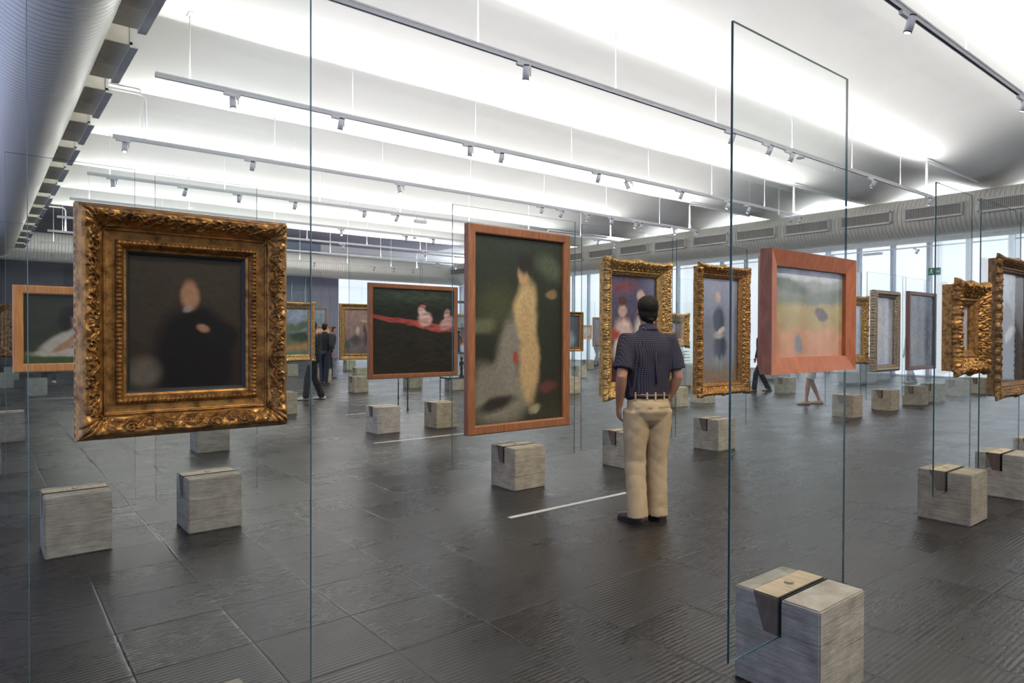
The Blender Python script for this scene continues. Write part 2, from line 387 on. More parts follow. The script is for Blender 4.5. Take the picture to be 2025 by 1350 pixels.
# steel lift frame and pipes against the blue far wall
t = MB()
for xx in (14.1, 14.9): t.tube([(xx, YF-.35, 0), (xx, YF-.35, 4.9)], .045, 8)
for z in (1.0, 2.0, 3.0, 4.0): t.tube([(14.1, YF-.35, z), (14.9, YF-.35, z)], .02, 6)
for z in (3.0, 4.0): t.tube([(14.1, YF-.35, z), (14.9, YF-.35, z+.9)], .015, 6)
tag(t.build('steel_frame', simple('grey_steel', (.33, .36, .42), .4, .4)), 'slim grey steel bracing frame against the blue far wall', 'steel frame')
mb = MB(); mb.box(XL, XR, YB-.3, YB, 0, 6.75); tag(mb.build('wall_back', simple('grey_back_wall', (.34, .34, .36), .7)), kind='structure')

# ------------------------------------------------------------------ air ducts
def mat_duct(name, col, axis):
    m, nt, b = newmat(name); tc = N(nt, 'ShaderNodeTexCoord'); sp = N(nt, 'ShaderNodeSeparateXYZ'); L(nt, tc.outputs['Object'], sp.inputs[0])
    s = sp.outputs[axis]
    # spiral seams: shift with the angle round the tube
    o1 = sp.outputs[1-axis]; ang = mathn(nt, 'ARCTAN2', sp.outputs[2], o1)
    u = mathn(nt, 'ADD', mathn(nt, 'DIVIDE', s, .12), mathn(nt, 'DIVIDE', ang, 2*PI))
    fr = mathn(nt, 'ABSOLUTE', mathn(nt, 'SUBTRACT', mathn(nt, 'FRACT', u), .5))
    seam = N(nt, 'ShaderNodeMapRange', interpolation_type='SMOOTHSTEP'); L(nt, fr, seam.inputs[0]); seam.inputs[1].default_value = .42; seam.inputs[2].default_value = .5
    sc_ = N(nt, 'ShaderNodeMix', data_type='RGBA'); L(nt, seam.outputs[0], sc_.inputs[0]); sc_.inputs[6].default_value = (*col, 1); sc_.inputs[7].default_value = (*[min(.92, c*1.18) for c in col], 1)  # seams coloured paler to stand for the light they catch
    L(nt, sc_.outputs[2], b.inputs['Base Color']); b.inputs['Roughness'].default_value = .36
    bump(nt, seam.outputs[0], b, 1.0, .02); return m
DR, DZ = .62, 5.07
M['duct_l'] = mat_duct('painted_duct_lengthwise', (.86, .83, .74), 1)
M['duct_f'] = mat_duct('painted_duct_crosswise', (.86, .83, .74), 0)
M['ventbox'] = simple('cream_vent_box', (.84, .80, .70), .5)
M['ventface'] = simple('vent_face_white', (.74, .74, .72), .4)
def mat_grille():
    m, nt, b = newmat('vent_grille'); tc = N(nt, 'ShaderNodeTexCoord'); sp = N(nt, 'ShaderNodeSeparateXYZ'); L(nt, tc.outputs['Object'], sp.inputs[0])
    f = mathn(nt, 'FRACT', mathn(nt, 'DIVIDE', sp.outputs[1], .045)); g = mathn(nt, 'FRACT', mathn(nt, 'DIVIDE', sp.outputs[2], .05))
    k = mathn(nt, 'MAXIMUM', mathn(nt, 'GREATER_THAN', f, .62), mathn(nt, 'GREATER_THAN', g, .82))
    mx = N(nt, 'ShaderNodeMix', data_type='RGBA'); L(nt, k, mx.inputs[0]); mx.inputs[6].default_value = (.22, .21, .19, 1); mx.inputs[7].default_value = (.60, .57, .52, 1)
    L(nt, mx.outputs[2], b.inputs['Base Color']); b.inputs['Roughness'].default_value = .5
    bump(nt, k, b, .6, .01); return m
M['grille'] = mat_grille()
def cyl(name, p0, p1, r, mat, parent, n=72, cap=True):
    d = Vector(p1)-Vector(p0); ax = d.normalized(); a = ax.cross(Vector((0, 0, 1))).normalized(); b = ax.cross(a); seg = max(2, int(d.length/1.0))
    vs = []; fs = []
    for i in range(seg+1):
        c = Vector(p0)+d*i/seg
        for j in range(n): t = 2*PI*j/n; vs.append(c+a*math.cos(t)*r+b*math.sin(t)*r)
    for i in range(seg):
        for j in range(n): fs.append((i*n+j, (i+1)*n+j, (i+1)*n+(j+1) % n, i*n+(j+1) % n))
    if cap: fs += [tuple(range(n)), tuple(range(seg*n, (seg+1)*n))]
    o = meshobj(name, vs, fs, mat, parent, smooth=True)
    if cap:
        for p in list(o.data.polygons)[-2:]: p.use_smooth = False
    return o
def vent(parent, x0, x1, y0, y1, z0, z1, side):
    cx, cyy, cz = (x0+x1)/2, (y0+y1)/2, (z0+z1)/2
    hx, hy, hz = (x1-x0)/2, (y1-y0)/2, (z1-z0)/2
    b = MB(); b.box(-hx, hx, -hy, hy, -hz, hz, 0, .006)
    xf = hx if side > 0 else -hx
    s = .03
    def rail(a0, a1, c0, c1): b.box(min(xf, xf+side*s), max(xf, xf+side*s), a0, a1, c0, c1, 1)
    rail(-hy-.02, hy+.02, -hz-.02, -hz+.03); rail(-hy-.02, hy+.02, hz-.03, hz+.02); rail(-hy-.02, -hy+.03, -hz, hz); rail(hy-.03, hy+.02, -hz, hz)
    b.box(min(xf, xf+side*.09), max(xf, xf+side*.09), -hy-.02, hy+.02, -hz-.035, -hz-.02, 1)
    o = b.build('vent_box', [M['ventbox'], M['ventface']], parent); o.location = (cx, cyy, cz)
    g = MB(); g.box(min(xf, xf+side*.012), max(xf, xf+side*.012), -hy+.03, hy-.03, -hz+.03, hz-.03)
    for q in range(int((2*hy-.06)/.045)):
        yq = -hy+.05+q*.045; g.box(min(xf+side*.012, xf+side*.026), max(xf+side*.012, xf+side*.026), yq, yq+.01, -hz+.03, hz-.03)
    gg = g.build('grille', M['grille'], o)
    return o
def duct_along_y(xc, side, label, y0, y1, start, boxes, blen, pitch):
    r = empty('air_duct', (xc, y0, DZ), label=label, cat='air duct')
    cyl('duct_tube', (0, 0, 0), (0, y1-y0, 0), DR, M['duct_l'], r)
    o = MB()
    for i in range(boxes):
        ya = start+i*pitch-y0
        if side > 0: vent(r, .45, .45+.42, ya, ya+blen, -.13, .22, 1)
        else: vent(r, -.72, -.4, ya, ya+blen, -.13, .22, -1)
    for i in range(int((y1-y0)/3.43)):
        yy_ = i*3.43+1.2
        for q in (-.5, .5): h = MB(); h.tube([(q*DR, yy_, .3), (q*DR, yy_, 1.1)], .012, 6); h.build('hanger', M['alu'], r)
    return r
duct_along_y(.59, 1, 'huge pale grey spiral duct overhead along the left windows', -11.9, 33.93, -10.17, 23, 1.42, 1.945)
duct_along_y(22.82, -1, 'long cream spiral duct with grilles high along the right windows', -11.9, 33.93, -10.3, 23, 1.52, 1.925)
r = empty('air_duct', (.6, 34.6, DZ), label='cream spiral duct crossing high in front of the far wall', cat='air duct')
cyl('duct_tube', (-0.7, 0, 0), (22.9, 0, 0), DR, M['duct_f'], r)

# ------------------------------------------------------------------ light tracks and their lamps
ORD = {-10.8: 'fourth behind the camera', -7.37: 'third behind the camera', -3.93: 'second behind the camera', -.5: 'just behind the camera'}
TOP = lambda y: BELLY if y < 28 else 6.75
names = ['nearest in view, over the upper right corner', 'second in view, crossing the middle of the ceiling', 'third in view, starting left above the big gilt frame', 'fourth in view, with a bent conduit at its left end',
         'fifth in view', 'sixth in view', 'seventh in view', 'eighth in view', 'farthest in view, just before the far duct']
tracks = {}
for i, y in enumerate(TRACK_YS):
    lab = 'long white ceiling light track, ' + (ORD[y] if y in ORD else names[i-4])
    r = empty('light_track', (1.83, y, TRACK_Z), label=lab, cat='light track', group='light tracks under the ceiling')
    tracks[y] = r
    m_ = MB(); W_ = 16.37; a, h = .02, .036
    m_.box(0, W_, -a, a, .012, h); m_.box(0, W_, -a, -.012, -.01, .014); m_.box(0, W_, .012, a, -.01, .014); m_.box(0, W_, -.012, .012, .008, .013, 1)
    m_.box(0, W_, -.028, .028, h, h+.02)
    m_.build('rail', [M['alu'], M['aludark']], r)
    x = .42
    while x < W_:
        zb = TOP(y)-TRACK_Z
        d = MB(); d.tube([(x, 0, .05), (x, 0, zb)], .008, 6); d.build('rod', M['alu'], r)
        d = MB()
        pts = [(q, .006+.28*q*q*8) for q in (-.09, -.06, -.03, 0, .03, .06, .09)]
        for (q0, z0), (q1, z1) in zip(pts[:-1], pts[1:]):
            d.add([(x-.03, q0, zb+z0-.02), (x+.03, q0, zb+z0-.02), (x+.03, q1, zb+z1-.02), (x-.03, q1, zb+z1-.02),
                   (x-.03, q0, zb+z0), (x+.03, q0, zb+z0), (x+.03, q1, zb+z1), (x-.03, q1, zb+z1)],
                  [(0, 3, 2, 1), (4, 5, 6, 7), (0, 1, 5, 4), (1, 2, 6, 5), (2, 3, 7, 6), (3, 0, 4, 7)])
        d.build('bracket', M['alu'], r)
        x += 2.35
    # vertical feed pipe at the right end with a conduit running on to the duct
    zt = min(BELLY, TOP(y))-TRACK_Z-.09
    d = MB(); xe = W_-.35
    d.tube([(xe, 0, .03), (xe, 0, zt-.05), (xe+.02, 0, zt-.01), (xe+.07, 0, zt), (xe+3.4, 0, zt)], .03, 10)
    d.build('conduit', M['alu'], r)
    if y in (13.27, -0.5, 26.9): d = MB(); d.tube([(.5, 0, .03), (.5, 0, zt-.1), (.47, 0, zt-.03), (.4, 0, zt), (-.3, 0, zt)], .024, 10); d.build('conduit', M['alu'], r)

M['lamp_white'] = simple('lamp_white', (.66, .67, .70), .35, spec=.5)
def make_spot():
    r = empty('spotlight', (0, 0, 0))
    d = MB(); d.box(-.11, .11, -.019, .019, -.05, -.006, 0, .004); d.build('adapter', M['lamp_white'], r)
    d = MB(); d.tube([(.07, 0, -.05), (.07, 0, -.085)], .012, 8); d.box(.062, .078, -.055, -.045, -.16, -.06); d.box(.062, .078, -.05, .012, -.085, -.07); d.build('arm', M['lamp_white'], r)
    d = MB(); d.tube([(0, 0, 0), (0, 0, .085), (0, 0, .09), (0, 0, .15)], [.042, .042, .04, .04], 20)
    hd = d.build('lamp_head', M['lamp_white'], r, True)
    e = MB(); e.tube([(0, 0, .15), (0, 0, .168)], .036, 18); e.build('heat_sink', M['aludark'], hd)
    e = MB(); e.tube([(0, 0, -.012), (0, 0, 0)], .041, 18); e.build('snoot', M['aludark'], hd)
    e = MB(); e.tube([(0, 0, -.014), (0, 0, -.012)], .030, 16); e.build('lens', M['lamp'], hd)
    l = bpy.data.lights.new('lamp_light', 'SPOT'); l.energy = LAMP; l.spot_size = 1.5; l.spot_blend = .9; l.shadow_soft_size = .05; l.color = (1, .88, .72)
    lo = link(bpy.data.objects.new('lamp_light', l), hd); lo.location = (0, 0, -.03)
    return r
proto = make_spot(); used = False
SP = {2.93: [7.54, 11.42, 1.6+1.4], 6.42: [5.29, 9.66, 10.78, 11.52, 14.84, 17.9], 9.77: [2.79, 4.36, 6.79, 7.48, 10.0, 11.0, 12.72, 14.59, 15.5, 17.62, 18.05],
      13.27: [1.99, 4.13, 7.38, 11.51, 12.19, 13.18, 14.16, 15.17, 15.44, 17.1, 18.05], 16.7: [2.29, 3.69, 4.9, 6.25, 8.16, 9.13, 17.11, 18.0],
      20.1: [9.07, 11.38, 12.46], 23.5: [10.65, 14.2], 26.9: [16.95, 17.98], 30.3: [12.3, 15.35, 16.48, 17.6], -0.5: [2.35, 3.1, 4.9, 7.6], -3.93: [3.4, 5.2, 8.1], -7.37: [4.2, 7.0]}
rs = random.Random(7)
WHERE = {2.93: 'on the nearest track at upper right', 6.42: 'on the second track from the camera', 9.77: 'on the third track from the camera', 13.27: 'on the fourth track',
         16.7: 'on the fifth track back', 20.1: 'on the sixth track back', 23.5: 'on the seventh track back', 26.9: 'on the eighth track back', 30.3: 'on the farthest track', -0.5: 'on the track just behind the camera', -3.93: 'on the second track behind the camera', -7.37: 'on the third track behind the camera'}
WHERE[13.27] = 'on the fourth track from the camera'
LIT = {(2.93, 7.54), (6.42, 5.29), (2.93, 3.0)}
for ty, xs_ in SP.items():
    n_ = len(xs_)
    for i, x in enumerate(xs_):
        o = proto if not used else dup(proto, (0, 0, 0)); used = True
        o.location = (x, ty, TRACK_Z)
        ORDW = ['', 'second', 'third', 'fourth', 'fifth', 'sixth', 'seventh', 'eighth', 'ninth', 'tenth']
        pos = '' if n_ == 1 else (', leftmost there' if i == 0 else ', rightmost there' if i == n_-1 else ', %s from its left end' % ORDW[i])
        tag(o, 'white spotlight %s%s' % (WHERE[ty], pos), 'spotlight', 'spotlights on the ceiling tracks')
        hd = [c for c in o.children if c.name.startswith('lamp_head')][0]
        tilt = rs.uniform(.25, .6) if ty < 0 or rs.random() < .75 else -rs.uniform(.2, .5)
        if ty == -0.5: tilt = .62
        # lens points down and towards +Y (to the painted sides)
        hd.rotation_euler = (tilt, rs.uniform(-.2, .2), 0)
        hd.location = (.02, -.02 if tilt > 0 else .02, -.20)
# warm beams of the lamps that aim at the pictures of the first rows
def beam(x, y, tx, ty_, tz, watts, size=.7):
    l = bpy.data.lights.new('spot_beam', 'SPOT'); l.energy = watts; l.spot_size = size; l.spot_blend = .7; l.shadow_soft_size = .04; l.color = (1, .86, .68)
    o = bpy.data.objects.new('spot_beam', l); COL.objects.link(o); o.location = (x, y, TRACK_Z-.24)
    d = Vector((tx, ty_, tz))-o.location; o.rotation_euler = d.to_track_quat('-Z', 'Y').to_euler()
for b_ in [(1.6, -.5, .43, 1.85, 1.45, 130, .45), (3.1, -.5, 2.64, 1.4, 1.5, 90, .45), (3.0, 2.93, 4.05, 4.95, 1.5, 130, .7), (4.9, 2.93, 5.7, 4.95, 1.5, 110, .6),
           (7.54, 2.93, 7.4, 4.98, 1.5, 100, .6), (4.9, -.5, 6.06, 1.85, 1.45, 80, .45), (7.6, -.5, 7.3, 1.9, 1.5, 60, .5), (1.8, 2.93, .5, 5.3, 1.5, 110, .5),
           (5.29, 6.42, 5.2, 8.9, 1.5, 110, .6), (11.5, 2.93, 12.1, 5.5, 1.5, 60, .6), (14.2, 2.93, 13.7, 5.5, 1.5, 60, .6), (4.36, 9.77, 4.4, 12, 1.5, 90, .6), (6.79, 13.27, 7.4, 15.3, 1.5, 90, .6),
           (9.66, 6.42, 10.9, 8.4, 1.5, 70, .6)]:
    beam(*b_)
d = MB(); d.tube([(0, 0, -.02), (0, 0, -.05)], [.035, .075], 20); d.tube([(0, 0, -.05), (0, 0, -.065)], .075, 20); d.tube([(0, 0, 0), (0, 0, -.02)], .012, 8)
o = d.build('smoke_detector', M['lamp_white']); o.location = (11.95, 6.42, TRACK_Z-.011); tag(o, 'small round white smoke detector under the second light track', 'smoke detector')
o = d.build('smoke_detector', M['lamp_white']); o.location = (11.75, 20.1, TRACK_Z-.011); tag(o, 'small round white smoke detector under the sixth light track', 'smoke detector')
d = MB(); d.box(-.19, .19, -.04, .04, -.16, -.08, 0, .006); d.tube([(-.13, 0, -.08), (-.13, 0, 0)], .008, 6); d.tube([(.13, 0, -.08), (.13, 0, 0)], .008, 6)
o = d.build('sensor_box', M['lamp_white']); o.location = (9.95, 16.7, TRACK_Z-.011); tag(o, 'slim white box hanging under the fifth light track', 'sensor box')

# ------------------------------------------------------------------ easel blocks
BS, BD, BH = .375, .37, .39
def make_block():
    r = empty('concrete_block', (0, 0, 0))
    prof = [(0, 0), (BD, 0), (BD, BH), (.287, BH), (.237, .235), (.158, .235), (.158, BH), (0, BH)]
    bm = bmesh.new()
    a = [bm.verts.new((0, y, z)) for y, z in prof]; b = [bm.verts.new((BS, y, z)) for y, z in prof]
    bm.faces.new(a); bm.faces.new(list(reversed(b)))
    for i in range(8):
        j = (i+1) % 8; bm.faces.new((a[j], a[i], b[i], b[j]))
    bmesh.ops.recalc_face_normals(bm, faces=bm.faces[:])
    ed = [e for e in bm.edges if not any(.1 < v.co.y < .3 and v.co.z < BH-.01 for v in e.verts)]
    bmesh.ops.bevel(bm, geom=ed, offset=.006, segments=2, affect='EDGES')
    bmesh.ops.triangulate(bm, faces=[f for f in bm.faces if len(f.verts) > 5])
    me = bpy.data.meshes.new('body'); bm.to_mesh(me); bm.free(); me.materials.append(M['concrete'])
    body = link(bpy.data.objects.new('body', me), r)
    # wedge of pale wood, ends darkened for shade, with bolt in a round recess
    wv = []; 
    for x in (-.0, BS): wv += [(x, .178, BH+.003), (x, .285, BH+.003), (x, .236, .238), (x, .178, .238)]
    wv = [(x+(.003 if x < .1 else -.003), y, z) for x, y, z in wv]
    wf = [(0, 1, 2, 3), (7, 6, 5, 4), (0, 4, 5, 1), (1, 5, 6, 2), (2, 6, 7, 3), (3, 7, 4, 0)]
    wd = meshobj('wedge', wv, wf, None, r, mats=[M['wedge'], M['wedgeshade']], midx=[1, 1, 0, 0, 0, 0])
    c = MB(); c.tube([(BS/2, .231, BH+.0025), (BS/2, .231, BH+.0045)], .021, 20, 0); c.build('bolt_recess', M['wedgeshade'], wd)  # recess drawn as a flat disc in the shade tone
    c = MB(); c.tube([(BS/2+.003, .231, BH+.004), (BS/2+.003, .231, BH+.008)], .011, 14, 0); c.build('bolt', M['steel'], wd)
    c = MB(); c.box(.001, BS-.001, .1585, .1625, .236, BH+.001); c.box(.001, BS-.001, .1735, .1775, .236, BH+.001); c.build('gasket', M['rubber'], r)
    return r
pb = make_block(); first_block = True
def block(x, y, label, col=(1, 1, 1), rz=0):
    global first_block
    o = pb if first_block else dup(pb, (0, 0, 0)); first_block = False
    o.location = (x, y, 0); o.rotation_euler = (0, 0, rz)
    for c in o.children: c.color = (*col, 1)
    tag(o, label, 'block', 'concrete blocks of the glass easels')
    return o
M['arris'] = simple('ground_glass_arris', (.11, .20, .20), .25, 0, .05, spec=.6)
def glass(x0, x1, y, label, z0=.235, z1=2.6):
    cx, h, H_ = (x0+x1)/2, x1-x0, z1-z0
    bm = bmesh.new(); bmesh.ops.create_cube(bm, size=1)
    for q in bm.verts: q.co = Vector((q.co.x*h, q.co.y*.0104, (q.co.z+.5)*H_))
    bmesh.ops.bevel(bm, geom=bm.edges[:], offset=.0014, segments=1, affect='EDGES'); bm.normal_update()
    for f in bm.faces:
        n = f.normal; f.material_index = 0 if abs(n.y) > .99 else 1 if max(abs(n.x), abs(n.z)) > .99 else 2
    me = bpy.data.meshes.new('glass_panel'); bm.to_mesh(me); bm.free()
    for k in ('glass', 'edge', 'arris'): me.materials.append(M[k])
    o = link(bpy.data.objects.new('glass_panel', me)); o.location = (cx, y, z0)
    tag(o, label, 'glass panel', 'glass panels of the easels'); return o

# ------------------------------------------------------------------ picture frames
def gauss_motif(seed, W=512, H=128, n_scroll=5):
    """height map of carved scrolls and leaves, s in 0..1 (mirrors), t in 0..1"""
    rng = np.random.default_rng(seed); S, T_ = np.meshgrid(np.linspace(0, 4, W), np.linspace(0, 1, H)); out = np.zeros_like(S)
    def stroke(P, r0, amp):
        nonlocal out
        k = len(P)
        for i, (px, py) in enumerate(P):
            r = r0*(1-.6*i/k); d2 = (S-px)**2+(T_-py)**2
            out = np.maximum(out, amp*np.exp(-d2/(2*r*r)))
    for i in range(n_scroll):
        cx = .35+i*3.3/(n_scroll-1 or 1); cyy = .5+.12*(-1)**i; sg = (-1)**i
        a = np.linspace(0, 2.3*PI, 40); rr = .30*(1-a/(2.9*PI)); stroke(list(zip(cx+sg*rr*np.cos(a+.5), cyy+rr*.95*np.sin(a+.5))), .035, 1)
        a = np.linspace(0, 1, 22); stroke(list(zip(cx+sg*(.25+.55*a), cyy-.28*sg*np.sin(a*PI))), .032, .85)
        for q in range(6):
            lx, ly = cx+rng.uniform(-.4, .4), rng.uniform(.15, .85); an = rng.uniform(0, 2*PI); ll = rng.uniform(.08, .16)
            a = np.linspace(0, 1, 8); stroke(list(zip(lx+ll*a*np.cos(an), ly+ll*a*np.sin(an))), .035, .8)
    for q in range(14): stroke([(rng.uniform(0, 4), rng.uniform(.15, .85))], .03, .9)
    return out
MOT = [gauss_motif(1), gauss_motif(5, n_scroll=7), gauss_motif(9, n_scroll=9)]
def sample(mot, s, t):
    H, W = mot.shape; s = np.abs(((s+4) % 8)-4)/4*(W-1.001); t = np.clip(t, 0, 1)*(H-1.001)
    i = s.astype(int); j = t.astype(int); fs = s-i; ft = t-j; i2 = np.minimum(i+1, W-1); j2 = np.minimum(j+1, H-1)
    return (mot[j, i]*(1-fs)+mot[j, i2]*fs)*(1-ft)+(mot[j2, i]*(1-fs)+mot[j2, i2]*fs)*ft

def frame_mesh(w, h, prof, res, orn=None, parent=None, mat=None, name='frame'):
    """rectangular moulding w x h centred on 0 in the XZ plane, back at y=0, viewer side -y. prof = [(inset, height)], orn(s, q, inset, W, L) -> (d_height, d_inset)"""
    P = np.array(prof, float); Wd = P[:, 0].max(); nv = len(P); vs = []; fs = []; base = 0
    for side in range(4):
        Lh = (w if side % 2 == 0 else h)/2; other = (h if side % 2 == 0 else w)/2
        nu = max(2, int(2*Lh/res)); U = np.linspace(-1, 1, nu+1)
        INS = P[None, :, 0].repeat(nu+1, 0); HT = P[None, :, 1].repeat(nu+1, 0)
        s = U[:, None]*(Lh-INS)
        if orn is not None:
            q = np.linspace(0, 1, nv)[None, :].repeat(nu+1, 0)
            dh, di = orn(s, q, INS, HT, Lh, Wd)
            HT = HT+dh; INS2 = INS+di
        else: INS2 = INS
        sx = np.sign(U[:, None])*np.minimum(np.abs(s), 99)
        edge = (np.abs(U) > .999)[:, None]
        a = np.where(edge, U[:, None]*(Lh-INS2), s); b = -(other-INS2)
        if side == 0: X, Z = a, b
        elif side == 1: X, Z = -b, a
        elif side == 2: X, Z = -a, -b
        else: X, Z = b, -a
        vs.append(np.stack([X, -HT, Z], -1).reshape(-1, 3))
        I = np.arange(nu)[:, None]; J = np.arange(nv-1)[None, :]; A = base+I*nv+J
        fs.append(np.stack([A, A+nv, A+nv+1, A+1], -1).reshape(-1, 4)); base += (nu+1)*nv
    vs = np.concatenate(vs); fs = np.concatenate(fs)
    me = bpy.data.meshes.new(name); me.vertices.add(len(vs)); me.vertices.foreach_set('co', vs.ravel())
    me.loops.add(fs.size); me.loops.foreach_set('vertex_index', fs.ravel()); me.polygons.add(len(fs))
    me.polygons.foreach_set('loop_start', np.arange(0, fs.size, 4)); me.polygons.foreach_set('loop_total', np.full(len(fs), 4))
    me.update(calc_edges=True); me.validate(); me.materials.append(mat)
    me.polygons.foreach_set('use_smooth', [orn is not None]*len(me.polygons))
    return link(bpy.data.objects.new(name, me), parent)
def dense(pts, n):
    P = np.array(pts, float); d = np.r_[0, np.cumsum(np.hypot(*np.diff(P, axis=0).T))]; u = np.linspace(0, d[-1], n)
    return list(zip(np.interp(u, d, P[:, 0]), np.interp(u, d, P[:, 1])))

# --- paint: generic colour compositions laid down in code
def fbm(u, v, seed, sx=4, sy=4, oct=4):
    rng = np.random.default_rng(seed); out = np.zeros_like(u); a = .5
    for o in range(oct):
        n = 64; g = rng.random((n, n)); x = u*sx*2**o; y = v*sy*2**o
        i = np.floor(x).astype(int); j = np.floor(y).astype(int); fx = x-i; fy = y-j; fx = fx*fx*(3-2*fx); fy = fy*fy*(3-2*fy)
        out += a*((g[i % n, j % n]*(1-fx)+g[(i+1) % n, j % n]*fx)*(1-fy)+(g[i % n, (j+1) % n]*(1-fx)+g[(i+1) % n, (j+1) % n]*fx)*fy); a *= .5
    return out
def canvas(name, w, h, parent, y, bg, blobs, seed=0, res=.006, warp=.05, grain=.25, gs=(14, 14), glazed=False):
    nx = int(min(260, max(40, w/res))); nz = int(min(300, max(40, h/res)))
    u, v = np.meshgrid(np.linspace(0, 1, nx+1), np.linspace(0, 1, nz+1), indexing='ij')
    asp = h/w
    wu = u+warp*(fbm(u, v*asp, seed+1, 5, 5)-.47)*2; wv = v+warp*(fbm(u, v*asp, seed+2, 5, 5)-.47)*2/asp
    B = np.array([b_[1] for b_ in bg]); Zs = [b_[0] for b_ in bg]
    C = np.stack([np.interp(wv, Zs, B[:, k]) for k in range(3)], -1)
    for (cx, cyy, rx, ry, ro, col, soft) in blobs:
        c, s = math.cos(ro), math.sin(ro); du = wu-cx; dv = (wv-cyy)*asp
        a = (du*c+dv*s)/rx; b_ = (-du*s+dv*c)/(ry*asp)
        d = np.sqrt(a*a+b_*b_); k = np.clip((1+soft-d)/(2*soft), 0, 1); k = k*k*(3-2*k)
        C = C*(1-k[..., None])+np.array(col)*k[..., None]
    g = fbm(u, v*asp, seed+3, *gs, 5)
    C = C*(1+grain*(g-.47)*2)[..., None]
    vs = np.stack([(u-.5)*w, np.full_like(u, y), (v-.5)*h], -1).reshape(-1, 3)
    I = np.arange(nx)[:, None]*(nz+1)+np.arange(nz)[None, :]
    fs = np.stack([I, I+nz+1, I+nz+2, I+1], -1).reshape(-1, 4)
    me = bpy.data.meshes.new(name); me.vertices.add(len(vs)); me.vertices.foreach_set('co', vs.ravel())
    me.loops.add(fs.size); me.loops.foreach_set('vertex_index', fs.ravel()); me.polygons.add(len(fs))
    me.polygons.foreach_set('loop_start', np.arange(0, fs.size, 4)); me.polygons.foreach_set('loop_total', np.full(len(fs), 4)); me.update(calc_edges=True)
    ca = me.color_attributes.new('pigment', 'FLOAT_COLOR', 'POINT')
    ca.data.foreach_set('color', np.concatenate([np.clip(C, 0, 1).reshape(-1, 3), np.ones((len(vs), 1))], 1).ravel())
    key = 'paint_glazed' if glazed else 'paint'
    if key not in M:
        m, nt, b = newmat('oil_'+key); at = N(nt, 'ShaderNodeVertexColor'); at.layer_name = 'pigment'
        f = noise(nt, coords(nt, (60, 60, 110)), 3, 4, .6)
        mx = N(nt, 'ShaderNodeMix', data_type='RGBA', blend_type='MULTIPLY'); mx.inputs[0].default_value = .45
        L(nt, at.outputs[0], mx.inputs[6]); L(nt, ramp(nt, f, [(.25, (.6, .6, .6)), (.75, (1.25, 1.25, 1.25))]), mx.inputs[7]); L(nt, mx.outputs[2], b.inputs['Base Color'])
        b.inputs['Roughness'].default_value = .05 if glazed else .42; b.inputs['Specular IOR Level'].default_value = .55 if glazed else .35
        if not glazed: bump(nt, f, b, .3, .001)
        M[key] = m
    me.materials.append(M[key]); return link(bpy.data.objects.new(name, me), parent)

